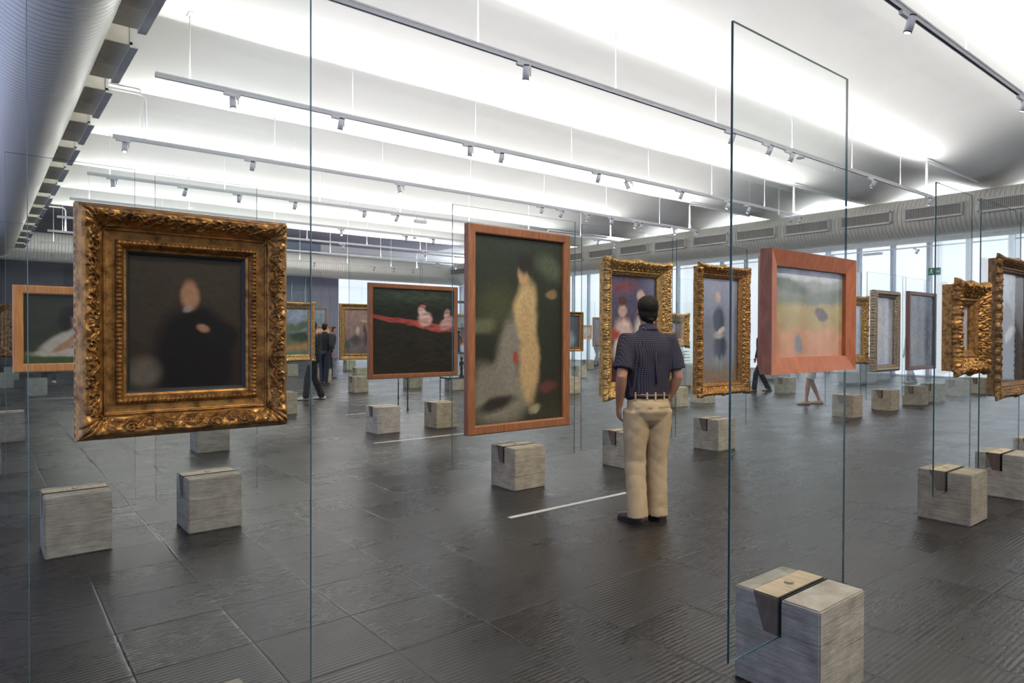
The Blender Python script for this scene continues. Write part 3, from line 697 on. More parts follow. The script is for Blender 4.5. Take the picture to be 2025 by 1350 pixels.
def painting(label, x0, x1, z0, z1, yback, depth, fw, style, mat, bg, blobs, seed=0, res=.006, motif=0, cat='painting', inset=None, **ck):
    w, h = x1-x0, z1-z0; r = empty('painting', ((x0+x1)/2, yback, (z0+z1)/2), label=label, cat=cat)
    D = depth
    if style == 'plain':
        prof = [(0, 0), (0, D*.86), (fw*.06, D*.96), (fw*.14, D), (fw*.86, D*.97), (fw*.93, D*.9), (fw, D*.8), (fw, D*.35)]
        frame_mesh(w, h, prof, 5, None, r, mat); cyc = D*.45
    elif style == 'slab':     # deep block frame, chamfered to the back
        prof = [(fw*.55, 0), (0, D*.38), (0, D), (fw*.98, D*.80), (fw, D*.5)]
        frame_mesh(w, h, prof, 5, None, r, mat); cyc = D*.6
    elif style == 'gilt':
        prof = dense([(0, 0), (0, D*.8), (fw*.05, D*.95), (fw*.14, D), (fw*.24, D*.92), (fw*.28, D*.7), (fw*.5, D*.55), (fw*.72, D*.5), (fw*.76, D*.66), (fw*.86, D*.66), (fw*.9, D*.45), (fw, D*.4), (fw, D*.2)], 26)
        def orn(s, q, I, H, Lh, W):
            bead = np.abs(np.sin(s*PI/(W*.11)))*.04*W; k = ((I > W*.05) & (I < W*.22) | (I > W*.74) & (I < W*.88))
            return bead*k, 0*s
        frame_mesh(w, h, prof, res*1.2, orn, r, mat); cyc = D*.3
    elif style == 'beaded':   # deep silver-gilt box frame with saw-tooth bead on both rims
        prof = dense([(0, 0), (0, D*.7), (fw*.1, D*.9), (fw*.25, D), (fw*.45, D), (fw*.6, D*.8), (fw*.7, D*.6), (fw*.8, D*.55), (fw*.92, D*.5), (fw, D*.4), (fw, D*.1)], 30)
        def orn(s, q, I, H, Lh, W):
            b1 = (np.sin(s*2*PI/(W*.42)) > 0)*1.0; k = ((I > W*.74) & (I < W*.97)); k2 = (I < W*.02) & (H > D*.2)
            return b1*k*.07*W, -b1*k2*.05*W
        frame_mesh(w, h, prof, res*1.2, orn, r, mat); cyc = D*.1
    elif style == 'salon':    # wide carved cove, flat sanded slip, leaf-bead sight edge
        prof = dense([(0, 0), (0, D*.55), (fw*.03, D*.62), (fw*.10, D*.9), (fw*.16, D), (fw*.24, D*.98), (fw*.34, D*.84), (fw*.46, D*.6), (fw*.52, D*.5), (fw*.53, D*.55), (fw*.56, D*.55), (fw*.57, D*.44),
                      (fw*.76, D*.40), (fw*.77, D*.5), (fw*.84, D*.56), (fw*.92, D*.44), (fw*.95, D*.34), (fw, D*.32), (fw, D*.12)], 110)
        mo = MOT[motif]
        def orn(s, q, I, H, Lh, W):
            t = (I/W-.12)/.38; band = (t > 0) & (t < 1)
            dist = np.abs(s); dc = (Lh-I)-np.abs(s)          # distance to the mitre
            g = sample(mo, s/(W*.46), t)*np.sin(np.clip(t, 0, 1)*PI)**.5*.12*W*band
            cr = np.hypot(dc, I-W*.5); an = np.arctan2(I-W*.5, dc+.0001)   # shell fans in the corners
            fan = (np.abs(np.cos(an*7))**.6)*np.clip(1-(dc/(W*.62))**2, 0, 1)*.075*1.3*W*(t > -.2)*(I < W*.5)
            cen = np.exp(-((s/(W*.34))**2))*band*(.55+.45*np.cos(np.hypot(s, (I-W*.33))/(W*.045)))*.07*W
            bead = (.5+.5*np.cos(s*2*PI/(W*.10)))*.05*W*((I > W*.78) & (I < W*.90))
            bead2 = (.5+.5*np.cos(s*2*PI/(W*.17)))*.03*W*((I < W*.001) & (H > D*.12) & (H < D*.5))
            sand = 0
            return np.maximum(np.maximum(g, fan), cen)+bead+sand, bead2
        frame_mesh(w, h, prof, res, orn, r, mat); cyc = D*.18
        frame_mesh(w-2*fw+.004, h-2*fw+.004, [(0, 0), (0, D*.30), (fw*.05, D*.28), (fw*.10, D*.2)], 5, None, r, M['inner'], 'inner_slip')
    else:                     # rococo: scalloped, pierced-looking outer edge
        prof = dense([(.015, 0), (.015, D*.55), (fw*.0, D*.62), (fw*.02, D*.8), (fw*.10, D*.97), (fw*.2, D), (fw*.34, D*.86), (fw*.5, D*.66), (fw*.66, D*.56), (fw*.68, D*.62), (fw*.74, D*.64), (fw*.8, D*.5), (fw*.9, D*.46), (fw, D*.3), (fw, D*.1)], 70)
        mo = MOT[motif]
        def orn(s, q, I, H, Lh, W):
            t = I/W/.68; band = (t < 1)
            dc = (Lh-I)-np.abs(s)
            g = sample(mo, s/(W*.5)+.3, t)*.14*W*band*(H > D*.5)
            corner = np.clip(1-(dc/(W*.75))**2, 0, 1); cen = np.exp(-(s/(W*.45))**2)
            lob = (.5+.5*np.cos(s*2*PI/(W*.62)+1))*.45+(.5+.5*np.cos(s*2*PI/(W*.21)))*.2+corner*1.1+cen*1.0+.15*np.sin(s*91/W)
            out = -np.clip(lob, 0, 1.5)*.13*W*np.clip(1-t*1.4, 0, 1)*np.clip((H-D*.5)/(D*.15), 0, 1)
            fan = np.abs(np.cos(np.arctan2(I-W*.6, dc+.001)*6))*corner*.07*W*band*(H > D*.5)
            curl = np.abs(np.sin(s*PI/(W*.16)))*.05*W*((t > .1) & (t < .8))*(H > D*.5)
            return np.maximum(g, np.maximum(fan, curl)), out
        frame_mesh(w, h, prof, res, orn, r, mat); cyc = D*.15
    ins = fw-.004 if inset is None else inset
    iw, ih = w-2*ins, h-2*ins
    if style == 'salon': iw += .0; 
    canvas('canvas', iw, ih, r, -cyc, bg, blobs, seed, res, **ck)
    bk = MB(); bk.box(-w/2+fw*.7, w/2-fw*.7, -cyc*.9, -.001, -h/2+fw*.7, h/2-fw*.7); bk.build('backboard', M['black'], r)
    return r
#SECTION2
# ------------------------------------------------------------------ easels: blocks, glass and pictures
C1 = (1, 1, 1); CW = (1.35, 1.38, 1.45); CB = (.85, .92, 1.0); CT = (1.05, .98, .88)
G = .168
# first row
block(.256, 1.762, 'nearest-left concrete block, only its top corner showing at the bottom edge')
glass(.092, .776, 1.762+G, 'tall glass panel carrying the big square ornate gilt frame at left')
block(2.518, 1.259, 'large nearest concrete block at lower right with pale wood wedge and round bolt', (.95, .97, 1))
glass(2.165, 3.06, 1.259+G, 'tall glass panel with dark green edge standing in the nearest block at lower right')
block(5.879, 1.79, 'concrete block with dark wedge end under the small deep ornate frame at right', (.82, .8, .76))
glass(5.62, 6.39, 1.79+G, 'tall glass panel carrying the small deep ornate gold frame near the right edge')
block(7.166, 1.784, 'concrete block at the right edge, directly behind the one with the dark wedge end')
glass(6.78, 7.90, 1.784+G+.06, 'tall glass panel carrying the dark frame cut off by the right edge', .28, 2.64)
block(8.449, 1.833, 'concrete block cut off by the right edge, farthest of the three stepping away')
# second row
block(.33, 5.187, 'concrete block at far lower left, below the left of the big gilt frame')
glass(.142, .872, 5.187+G, 'glass panel carrying the reclining-figure picture in bright cherry frame at left')
block(1.185, 5.219, 'concrete block below the right half of the big gilt frame')
glass(1.005, 1.725, 5.219+G, 'glass panel rising behind the big gilt frame, no picture of its own in view')
block(3.873, 4.806, 'concrete block under the tall wooden-framed picture in the centre', (1.05, 1.02, .95))
glass(3.29, 4.79, 4.806+G, 'wide glass panel carrying the tall wooden-framed picture in the centre')
block(5.46, 4.853, 'concrete block half hidden behind the standing man', (.95, .98, 1))
glass(4.93, 6.43, 4.853+G, 'wide glass panel carrying the ornate gold frame the man looks at')
block(7.186, 4.898, 'concrete block with long wedge right of the standing man', (.95, .97, .97))
glass(6.56, 8.06, 4.898+G, 'wide glass panel carrying the narrow tall ornate frame right of the man')
block(11.993, 5.446, 'tan-sided concrete block right behind the nearest glass, below the terracotta frame', CT)
glass(11.33, 12.65, 5.446+G, 'glass panel carrying the pierced gold frame behind the terracotta one')
block(13.683, 5.497, 'concrete block below the tall silver-gilt beaded frame', CT)
glass(13.0, 14.74, 5.497+G, 'glass panel carrying the tall silver-gilt beaded frame', .235, 2.64)
block(15.256, 5.545, 'concrete block with long dark wedge below the plum-coloured frame', (1, .97, .9))
glass(14.71, 16.2, 5.545+G, 'glass panel carrying the grey picture in the plum-coloured frame', .235, 2.64)
block(16.38, 5.606, 'pale concrete block tucked just behind the one below the plum frame', (1.1, 1.12, 1.1))
block(18.377, 5.794, 'concrete block below the small deep ornate frame, far back near the windows', (1.05, 1.08, 1))
glass(18.05, 19.1, 5.794+G, 'far glass panel below and behind the small deep ornate gold frame')
block(19.6, 5.697, 'pale concrete block beside the frame cut by the right edge, farthest of its row', (1.1, 1.12, 1.05))
# third row
block(4.501, 8.744, 'whitewashed pale concrete block under the boating picture', CW)
glass(4.14, 5.31, 8.744+G, 'left one of two glass panels that carry the boating picture')
block(5.487, 8.72, 'beige concrete block right of the whitewashed one, under the boating picture', (1.1, 1.05, .92))
glass(5.33, 6.46, 8.72+G, 'right one of two glass panels that carry the boating picture')
block(2.075, 8.681, 'concrete block showing just beneath the bottom rail of the big gilt frame', (1.1, 1.12, 1.1))
block(-.187, 8.567, 'concrete block cut by the left edge of the photo, lower one', (.85, .85, .9))
block(.122, 11.638-.55, 'grey concrete block at the left edge below the bright cherry frame', (1.0, 1.0, 1.05))
glass(-.36, .40, 8.567+G, 'glass panel at the left edge carrying a small dark gold frame')
glass(.2, .95, 11.638+G-.5, 'glass panel far left, seen behind the cherry-framed picture')
block(10.942, 8.425, 'concrete block right beside the man, lit on its right half', (1.1, 1.08, 1))
glass(10.4, 11.7, 8.425+G, 'glass panel carrying the small ornate gold frame right of the man')
block(11.987, 8.498, 'concrete block peeping out below the narrow tall ornate frame', (1.1, 1.1, 1))
block(15.717, 8.715, 'concrete block standing below the left end of the terracotta frame', (1.1, 1.1, 1.02))
glass(15.3, 16.5, 8.715+G, 'glass panel behind the terracotta frame, edge just below it')
# fourth row and beyond
block(4.153, 11.903, 'concrete block half hidden by the right rail of the big gilt frame', (1.1, 1.08, .98))
glass(3.58, 5.054, 11.903+G, 'glass panel carrying the landscape in a gold frame beside the big gilt frame')
block(11.311, 11.927, 'concrete block just right of the tall wooden frame, nearest of three', (1.15, 1.12, 1.02))
glass(10.7, 12.1, 11.927+G, 'glass panel carrying the dark half-length portrait right of the tall wooden frame')
block(18.9, 11.95, 'concrete block hidden mostly by the narrow tall frame, far right back')
block(7.235, 15.261, 'concrete block below the gold-framed interior scene', (1.15, 1.12, 1.05))
glass(6.66, 8.1, 15.261+G, 'glass panel carrying the gold-framed interior scene')
block(8.986, 15.61, 'greyish concrete block below the middle of the boating picture', (1.0, 1.1, 1.05))
glass(8.35, 9.75, 15.61+G, 'glass panel standing far behind the boating picture')
block(15.772, 16.174, 'concrete block just right of the tall wooden frame, second of three', (1.05, 1.12, 1.1))
glass(15.35, 16.7, 16.174+G, 'glass panel carrying the tiny colourful picture left of the man')
block(7.957, 19.135, 'concrete block in front of the two dark-clad visitors', (1.15, 1.12, 1.05))
glass(7.35, 8.5, 19.135+G, 'glass panel carrying the small townscape above the dark-clad visitors')
block(9.18, 19.2, 'greenish grey concrete block peeping over the one below the interior scene', (.95, 1.1, 1.05))
block(.9, 18.897, 'grey-green concrete block below the bright cherry frame', (.85, .98, 1.02))
glass(.45, 1.75, 18.897+G, 'glass panel at left, farthest one seen behind the cherry frame')
block(19.91, 19.892, 'pale concrete block just right of the tall wooden frame, farthest of three', (1.25, 1.25, 1.2))
block(8.27, 22.614, 'pale concrete block behind the legs of the walking visitor', (1.2, 1.2, 1.15))
glass(8.2, 9.9, 22.614+G, 'glass panel carrying the blue harbour picture far back')
block(.372, 21.914, 'grey concrete block at the far left back', (.8, .9, .95))
block(.638, 25.666, 'farthest concrete block at the left back', (.8, .95, 1.0))
block(11.477, 24.895, 'farthest low pale block below the interior scene', (1.1, 1.2, 1.15))

DEEPG = (.012, .016, .009)
# big portrait-format stand-in: brown field, dark mass, small warm patches
painting('big square picture of a dark shape on brown, in a wide carved antique gilt frame', .182, .686, 1.192, 1.762, 1.762+G-.006, .072, .108, 'salon', M['gold'],
         [(0, (.030, .021, .013)), (.5, (.040, .029, .017)), (1, (.046, .035, .022))],
         [(.56, .22, .34, .40, .1, (.006, .005, .0045), .25), (.60, .44, .17, .17, 0, (.006, .005, .0045), .3), (.80, .40, .14, .11, -.4, (.007, .006, .005), .3),
          (.52, .70, .075, .10, 0, (.36, .19, .10), .35), (.15, .15, .12, .10, .2, (.12, .10, .07), .5), (.5, .60, .035, .02, .5, (.30, .26, .22), .6),
          (.62, .46, .055, .025, -.4, (.33, .18, .10), .4)],
         3, .0024, motif=0, warp=.016, grain=.22, gs=(20, 30))
painting('landscape-format picture of ochre field and orange ground in a deep terracotta wood frame, at right', 2.303, 2.979, 1.302, 1.774, 1.259+G-.006, .078, .062, 'slab', M['redwood'],
         [(0, (.46, .22, .11)), (.28, (.50, .26, .13)), (.36, (.36, .27, .12)), (.58, (.38, .31, .14)), (.66, (.20, .22, .17)), (.85, (.30, .33, .32)), (1, (.45, .50, .56))],  # lightness of reflections on the protective glass mixed into these colours
         [(.2, .80, .28, .06, -.1, (.15, .18, .15), .4), (.75, .70, .30, .07, .1, (.17, .20, .18), .4), (.66, .5, .09, .07, -.3, (.13, .10, .10), .3), (.34, .16, .05, .10, .1, (.20, .19, .20), .35), (.5, .92, .5, .05, 0, (.52, .55, .6), .5)],
         8, .004, warp=.04, grain=.2, glazed=True)
painting('small picture in a very deep heavily carved gold frame near the right edge', 5.728, 6.392, 1.167, 1.853, 1.79+G-.006, .13, .17, 'rococo', M['gold'],
         [(0, (.46, .47, .50)), (1, (.55, .58, .64))], [(.45, .75, .2, .15, 0, (.38, .36, .38), .5), (.5, .3, .3, .3, 0, (.56, .54, .54), .5)], 4, .005, motif=1, glazed=True)
painting('dark profile-like picture in a dark bronze ornate frame cut by the right edge', 6.93, 8.03, .905, 2.145, 1.784+G+.05, .10, .125, 'rococo', M['goldd'],
         [(0, (.05, .06, .065)), (.4, (.13, .15, .18)), (1, (.40, .46, .55))],
         [(.45, .30, .5, .30, 0, (.045, .055, .07), .3), (.42, .60, .16, .12, 0, (.10, .09, .09), .35), (.52, .45, .14, .05, .3, (.42, .40, .42), .5)], 6, .008, motif=2, glazed=True)
painting('picture of a pale shape on green, bright cherry frame, left of the big gilt one', .177, .835, 1.195, 1.756, 5.187+G-.006, .045, .056, 'plain', M['cherryb'],
         [(0, (.05, .075, .018)), (.12, (.07, .10, .022)), (.2, (.035, .04, .02)), (1, (.035, .038, .022))],
         [(.5, .17, .40, .06, .05, (.52, .46, .36), .3), (.42, .34, .28, .11, .5, (.50, .45, .36), .3), (.44, .30, .19, .05, .6, (.42, .22, .11), .3), (.62, .62, .15, .15, 0, (.46, .26, .15), .3), (.58, .76, .2, .10, .1, (.016, .012, .012), .3), (.42, .6, .07, .14, 0, (.016, .012, .012), .4)],
         12, .005, warp=.03, grain=.25)
painting('tall picture of a pale upright shape on dark green, in plain wood frame, centre', 3.413, 4.660, .539, 2.442, 4.806+G-.006, .07, .085, 'plain', M['cherry'],
         [(0, (.035, .032, .018)), (.25, (.018, .020, .011)), (.6, (.020, .024, .013)), (1, (.026, .034, .022))],
         [(.25, .62, .18, .12, .3, (.05, .055, .025), .6), (.10, .52, .12, .04, .1, (.11, .11, .06), .5), (.85, .85, .14, .06, -.4, (.07, .085, .05), .6),
          (.30, .15, .34, .14, .2, (.20, .185, .14), .4), (.38, .38, .13, .20, -.25, (.19, .175, .14), .4), (.17, .22, .18, .09, -.5, (.17, .155, .12), .5), (.24, .10, .20, .035, .2, (.03, .024, .018), .5),
          (.57, .60, .13, .17, 0, (.46, .33, .16), .3), (.60, .36, .11, .26, .04, (.42, .29, .14), .3), (.53, .80, .06, .05, 0, (.42, .28, .15), .4), (.56, .86, .09, .055, 0, (.02, .017, .014), .4),
          (.87, .70, .07, .025, .3, (.20, .13, .06), .4), (.82, .18, .10, .035, 0, (.10, .03, .025), .5), (.44, .34, .03, .03, .5, (.30, .05, .03), .5), (.67, .06, .07, .025, .4, (.28, .25, .15), .4)],
         21, .0045, warp=.045, grain=.28, gs=(50, 50))
painting('violet and rose picture in a scalloped ornate gold frame, the one the man looks at', 5.177, 6.255, .770, 2.255, 4.853+G-.006, .125, .165, 'rococo', M['goldl'],
         [(0, (.055, .018, .022)), (.3, (.06, .022, .03)), (.6, (.075, .06, .10)), (1, (.10, .10, .17))],
         [(.28, .44, .19, .16, 0, (.58, .44, .38), .35), (.25, .28, .19, .11, 0, (.56, .50, .42), .4), (.27, .68, .09, .055, 0, (.50, .33, .27), .35), (.27, .76, .10, .04, 0, (.10, .05, .04), .4), (.68, .44, .16, .2, 0, (.56, .52, .46), .4), (.66, .80, .09, .065, 0, (.60, .44, .36), .35),
          (.30, .42, .12, .025, .3, (.62, .22, .22), .4), (.10, .45, .12, .05, 0, (.30, .06, .04), .5), (.3, .9, .25, .06, .1, (.18, .07, .08), .8), (.3, .12, .05, .12, 0, (.5, .33, .27), .4), (.6, .05, .4, .05, 0, (.20, .04, .03), .5)],
         31, .007, motif=1, warp=.035, grain=.35, gs=(24, 24), glazed=True)
painting('tall narrow grey-blue picture in an ornate gold frame, right of the man', 6.872, 7.945, .702, 2.310, 4.898+G-.006, .125, .15, 'rococo', M['gold'],
         [(0, (.20, .13, .08)), (.10, (.20, .14, .09)), (.2, (.15, .15, .17)), (.6, (.15, .16, .21)), (1, (.26, .28, .37))],
         [(.48, .58, .16, .14, 0, (.020, .026, .05), .3), (.50, .35, .20, .12, 0, (.018, .022, .045), .3), (.46, .455, .14, .035, 0, (.26, .27, .24), .4), (.45, .82, .065, .05, 0, (.48, .33, .27), .35),
          (.55, .50, .10, .025, .4, (.46, .36, .30), .4), (.43, .17, .035, .10, 0, (.15, .18, .17), .4), (.56, .18, .035, .10, 0, (.15, .18, .17), .4), (.2, .42, .16, .2, .1, (.12, .12, .15), .5)],
         41, .007, motif=2, warp=.025, grain=.2, gs=(20, 20), glazed=True)
painting('picture in a pierced ornate gold frame partly behind the terracotta frame', 11.6, 12.775, .944, 2.145, 5.446+G-.006, .08, .16, 'rococo', M['goldl'],
         [(0, (.30, .35, .42)), (1, (.42, .50, .60))], [(.5, .4, .3, .2, 0, (.30, .34, .36), .6)], 51, .012, motif=1, glazed=True)
painting('tall faded pale picture in a deep silver-gilt beaded frame', 13.115, 14.215, .765, 2.30, 5.497+G-.006, .12, .125, 'beaded', M['silverg'],
         [(0, (.36, .42, .52)), (1, (.46, .52, .60))], [(.32, .6, .14, .32, .05, (.56, .50, .48), .5), (.75, .5, .2, .5, 0, (.62, .66, .72), .5), (.3, .25, .1, .22, -.2, (.50, .46, .46), .5)], 61, .012, warp=.04, glazed=True)
painting('grey woodland-like picture in a plum-brown flat frame, right of the silver-gilt one', 14.864, 16.30, .735, 2.36, 5.545+G-.006, .07, .08, 'plain', M['plumwood'],
         [(0, (.13, .14, .15)), (.5, (.17, .19, .22)), (1, (.20, .23, .27))], [(.4, .5, .08, .6, 0, (.10, .10, .12), .5), (.68, .45, .12, .3, 0, (.07, .075, .10), .5), (.12, .3, .1, .2, .2, (.24, .22, .18), .6)], 71, .012, warp=.08, grain=.6, gs=(30, 30), glazed=True)
painting('wide dark river picture with red streak and pink shapes in a thin orange-brown wood frame', 4.407, 5.948, .790, 2.19, 8.72+G-.006, .06, .07, 'plain', M['cherry'],
         [(0, (.020, .017, .010)), (.5, (.018, .016, .010)), (.7, (.012, .014, .009)), (1, (.022, .030, .018))],
         [(.25, .645, .30, .028, -.12, (.33, .055, .045), .3), (.72, .56, .30, .045, -.12, (.34, .07, .055), .3), (.64, .65, .085, .085, .3, (.52, .33, .30), .3), (.60, .74, .045, .06, 0, (.48, .34, .32), .4), (.93, .60, .10, .07, .3, (.48, .28, .26), .3), (.92, .72, .04, .06, 0, (.46, .28, .26), .4),
          (.62, .80, .03, .02, 0, (.50, .12, .08), .4), (.5, .93, .5, .08, 0, (.035, .05, .03), .8)],
         81, .006, warp=.03, grain=.8, gs=(14, 60))
painting('green and blue landscape in a wide gold frame, just right of the big gilt one', 3.80, 4.898, .95, 2.02, 11.903+G-.006, .08, .12, 'rococo', M['goldl'],
         [(0, (.06, .16, .13)), (.08, (.12, .20, .12)), (.18, (.42, .18, .07)), (.28, (.10, .14, .07)), (.45, (.07, .10, .07)), (.55, (.20, .25, .32)), (1, (.24, .30, .38))],
         [(.8, .62, .3, .08, .2, (.08, .11, .07), .4), (.85, .40, .2, .10, 0, (.03, .05, .03), .4), (.3, .6, .3, .2, 0, (.10, .13, .08), .4)], 91, .012, warp=.07, grain=.4, motif=2)
painting('small dark picture in a dark gold frame cut by the left edge', -.33, .288, 1.205, 1.745, 8.567+G-.006, .06, .10, 'rococo', M['goldd'],
         [(0, (.05, .045, .03)), (1, (.07, .09, .06))], [(.7, .4, .2, .3, 0, (.02, .02, .015), .5)], 95, .01, motif=1)
painting('small brown picture in an ornate gold frame right of the man', 10.45, 11.456, 1.205, 1.87, 8.425+G-.006, .08, .17, 'rococo', M['goldl'],
         [(0, (.14, .075, .045)), (1, (.10, .085, .10))], [(.5, .5, .2, .2, .4, (.34, .20, .12), .6), (.7, .7, .15, .2, 0, (.16, .17, .22), .6)], 97, .010, motif=2, glazed=True)
painting('dark half-length picture in a brown gilt frame right of the tall wooden frame', 10.78, 11.86, 1.03, 2.01, 11.927+G-.006, .10, .11, 'gilt', M['gold'],
         [(0, (.03, .035, .045)), (1, (.05, .05, .065))], [(.55, .25, .28, .28, 0, (.16, .20, .23), .4), (.55, .62, .08, .12, 0, (.26, .17, .12), .4)], 99, .012, glazed=True)
painting('gold-framed interior scene with pale figures and rose walls, left of the boating picture', 6.896, 8.0, .810, 2.19, 15.261+G-.006, .09, .15, 'gilt', M['goldl'],
         [(0, (.17, .14, .13)), (.3, (.20, .15, .14)), (.6, (.33, .21, .18)), (1, (.36, .24, .20))],
         [(.35, .30, .18, .10, 0, (.07, .06, .055), .5), (.75, .33, .16, .12, 0, (.08, .06, .07), .5), (.42, .52, .06, .1, 0, (.50, .44, .32), .5), (.65, .55, .05, .14, 0, (.09, .07, .05), .5), (.68, .74, .2, .03, 0, (.44, .36, .26), .4), (.1, .2, .08, .1, 0, (.06, .09, .09), .5)], 101, .012, warp=.06, grain=.4)
painting('small townscape with orange roofs in a dark frame above the dark-clad visitors', 7.40, 8.38, 1.29, 1.68, 19.135+G-.006, .05, .05, 'plain', M['walnut'],
         [(0, (.40, .28, .12)), (.35, (.36, .12, .06)), (.7, (.42, .34, .24)), (1, (.34, .30, .24))], [(.5, .5, .4, .1, 0, (.40, .14, .07), .6)], 103, .012, warp=.05, grain=.5)
painting('blue-grey harbour picture with pale boat in a thin brown frame, far back', 8.35, 9.72, 1.25, 2.36, 22.614+G-.006, .05, .06, 'plain', M['cherry'],
         [(0, (.06, .06, .06)), (.25, (.10, .12, .12)), (.4, (.20, .30, .32)), (1, (.30, .36, .42))], [(.3, .35, .14, .14, 0, (.48, .46, .40), .5), (.5, .3, .3, .04, 0, (.03, .03, .03), .4)], 105, .015, grain=.4)
painting('tiny colourful picture in a thin orange wood frame left of the man, far back', 15.75, 16.52, 1.29, 1.77, 16.174+G-.006, .04, .045, 'plain', M['cherryb'],
         [(0, (.18, .30, .22)), (.4, (.45, .42, .40)), (1, (.36, .40, .42))], [(.2, .3, .15, .15, 0, (.55, .20, .20), .5), (.5, .6, .2, .2, 0, (.55, .46, .38), .5)], 107, .015, warp=.08, grain=.5)
painting('tall pale picture in a reddish wood frame, far back left of the ornate frame', 20.35, 21.6, .94, 2.18, 19.892+G-.006, .08, .08, 'plain', M['walnut'],
         [(0, (.30, .30, .34)), (1, (.40, .42, .48))], [(.5, .5, .3, .3, 0, (.34, .26, .24), .6)], 109, .02)
glass(20.0, 21.7, 19.892+G, 'far glass panel carrying the reddish wood frame left of the man')
painting('thin brown-framed picture edge beside the narrow tall ornate frame', 18.45, 19.38, 1.05, 1.96, 11.95+G-.006, .06, .06, 'plain', M['cherry'],
         [(0, (.20, .20, .26)), (1, (.34, .36, .44))], [(.8, .45, .1, .2, 0, (.5, .42, .38), .5)], 111, .02, glazed=True)
glass(18.3, 19.5, 11.95+G, 'far glass panel right of the narrow tall ornate frame')

# flat white distance strips stuck on the floor
for i, (x0, x1, y, lab) in enumerate([(3.28, 4.66, 4.14, 'white tape strip on the floor in front of the man, below the tall wooden frame'), (4.11, 5.62, 8.07, 'white tape strip on the floor in front of the boating picture'),
                                      (5.15, 6.3, 11.2, 'white tape strip on the floor behind the boating picture'), (7.3, 8.6, 14.4, 'white tape strip on the floor before the interior scene'), (.9, 1.9, 17.9, 'white tape strip on the far left floor')]):
    b = MB(); b.box(x0, x1, y-.025, y+.025, .0008, .0022); tag(b.build('floor_tape', M['tape']), lab, 'floor tape', 'white distance strips on the floor')

# grey plinths near the right windows
M['plinth'] = simple('grey_plinth_paint', (.36, .39, .41), .6, 0, .04)
for x0, x1, y0, y1, h, lab in [(20.1, 21.35, 9.0, 9.6, .62, 'grey plinth low behind the terracotta frame'), (22.35, 23.2, 9.3, 9.9, .68, 'grey plinth below the silver-gilt beaded frame'), (19.9, 20.7, 11.4, 12.0, .5, 'grey plinth left of the terracotta frame')]:
    b = MB(); b.box(x0, x1, y0, y1, .04, h, 0, .01); b.box(x0+.04, x1-.04, y0+.04, y1-.04, 0, .04, 0); b.box(x0-.01, x1+.01, y0-.01, y1+.01, h, h+.02, 0, .004)
    tag(b.build('plinth', M['plinth']), lab, 'plinth')
r = empty('display_case', (15.35, 11.5, 0), label='grey display case with glass top and a small white stepped carving, right behind the man', cat='display case')
b = MB(); b.box(0, 1.1, 0, .7, .03, .62, 0, .01); b.box(.03, 1.07, .03, .67, 0, .03); b.build('cabinet', M['plinth'], r)
b = MB(); t = .006
for q in ((0, 1.1, 0, t), (0, 1.1, .7-t, .7)): b.box(q[0], q[1], q[2], q[3], .62, 1.25)
b.box(0, t, t, .7-t, .62, 1.25); b.box(1.1-t, 1.1, t, .7-t, .62, 1.25); b.box(0, 1.1, 0, .7, 1.25, 1.256); b.build('glass_cover', M['glass'], r)
b = MB()
for k in range(5): b.box(.1+k*.03, .42-k*.02, .15, .5, .625+k*.085, .66+k*.085, 0, .01)
b.tube([(.25, .32, .62), (.25, .32, 1.1)], [.05, .04], 10)
o = b.build('carving', simple('white_marble_carving', (.75, .76, .78), .35)); o.location = (15.35, 11.5, 0); tag(o, 'small white stepped carving inside the grey display case behind the man', 'carving')

# shelf case with dark statuettes between boating picture and tall wooden frame
r = empty('shelf_case', (7.75, 11.8, 0), label='glass shelf case with dark shelves, between the boating picture and the tall wooden frame', cat='shelf case')
b = MB()
for z in (.50, 1.02, 1.55, 2.12): b.box(0, .9, 0, .4, z, z+.035)
b.build('shelf', simple('dark_shelf_glass', (.05, .07, .08), .2), r)
b = MB()
for x in (0, .88):
    for y in (0, .38): b.box(x, x+.02, y, y+.02, 0, 2.155)
b.build('post', M['steel'], r)
b = MB(); b.box(.01, .89, .39, .396, .5, 2.1); b.build('back_panel', M['glass'], r)
M['bronze'] = simple('dark_bronze', (.03, .024, .02), .38, .5)
def statuette(x, y, z, s, lab):
    b = MB(); b.box(-.05*s, .05*s, -.05*s, .05*s, 0, .025*s, 0, .004)
    b.rings([(.02*s, 0, 0, .035*s, .03*s), (.12*s, .005*s, 0, .028*s, .026*s), (.2*s, 0, 0, .045*s, .03*s), (.27*s, 0, 0, .03*s, .024*s), (.36*s, .004*s, 0, .055*s, .03*s), (.40*s, 0, 0, .02*s, .02*s), (.42*s, 0, 0, .018*s, .018*s)], 14)
    b.ball((0, -.004*s, .455*s), (.032*s, .036*s, .044*s)); b.tube([(-.05*s, 0, .37*s), (-.075*s, -.02*s, .29*s), (-.03*s, -.05*s, .25*s)], [.014*s, .012*s, .01*s], 8)
    b.tube([(.05*s, 0, .37*s), (.08*s, 0, .28*s), (.06*s, -.03*s, .2*s)], [.014*s, .012*s, .01*s], 8)
    o = b.build('statuette', M['bronze'], None, True); o.location = (x, y, z); tag(o, lab, 'statuette')
statuette(8.10, 12.0, 1.055, .95, 'dark bronze statuette on the middle shelf left of the tall wooden frame')
statuette(8.18, 12.0, .535, .85, 'dark bronze statuette on the bottom shelf left of the tall wooden frame')
painting('small colourful picture seen between the boating picture and the tall wooden frame', 9.2, 10.3, 1.15, 1.98, 14.6, .04, .05, 'plain', M['cherryb'],
         [(0, (.35, .15, .10)), (.5, (.40, .36, .30)), (1, (.25, .35, .42))], [(.4, .5, .1, .3, .2, (.50, .40, .28), .5), (.7, .4, .1, .3, 0, (.12, .10, .12), .5)], 115, .02, warp=.1, grain=.6)
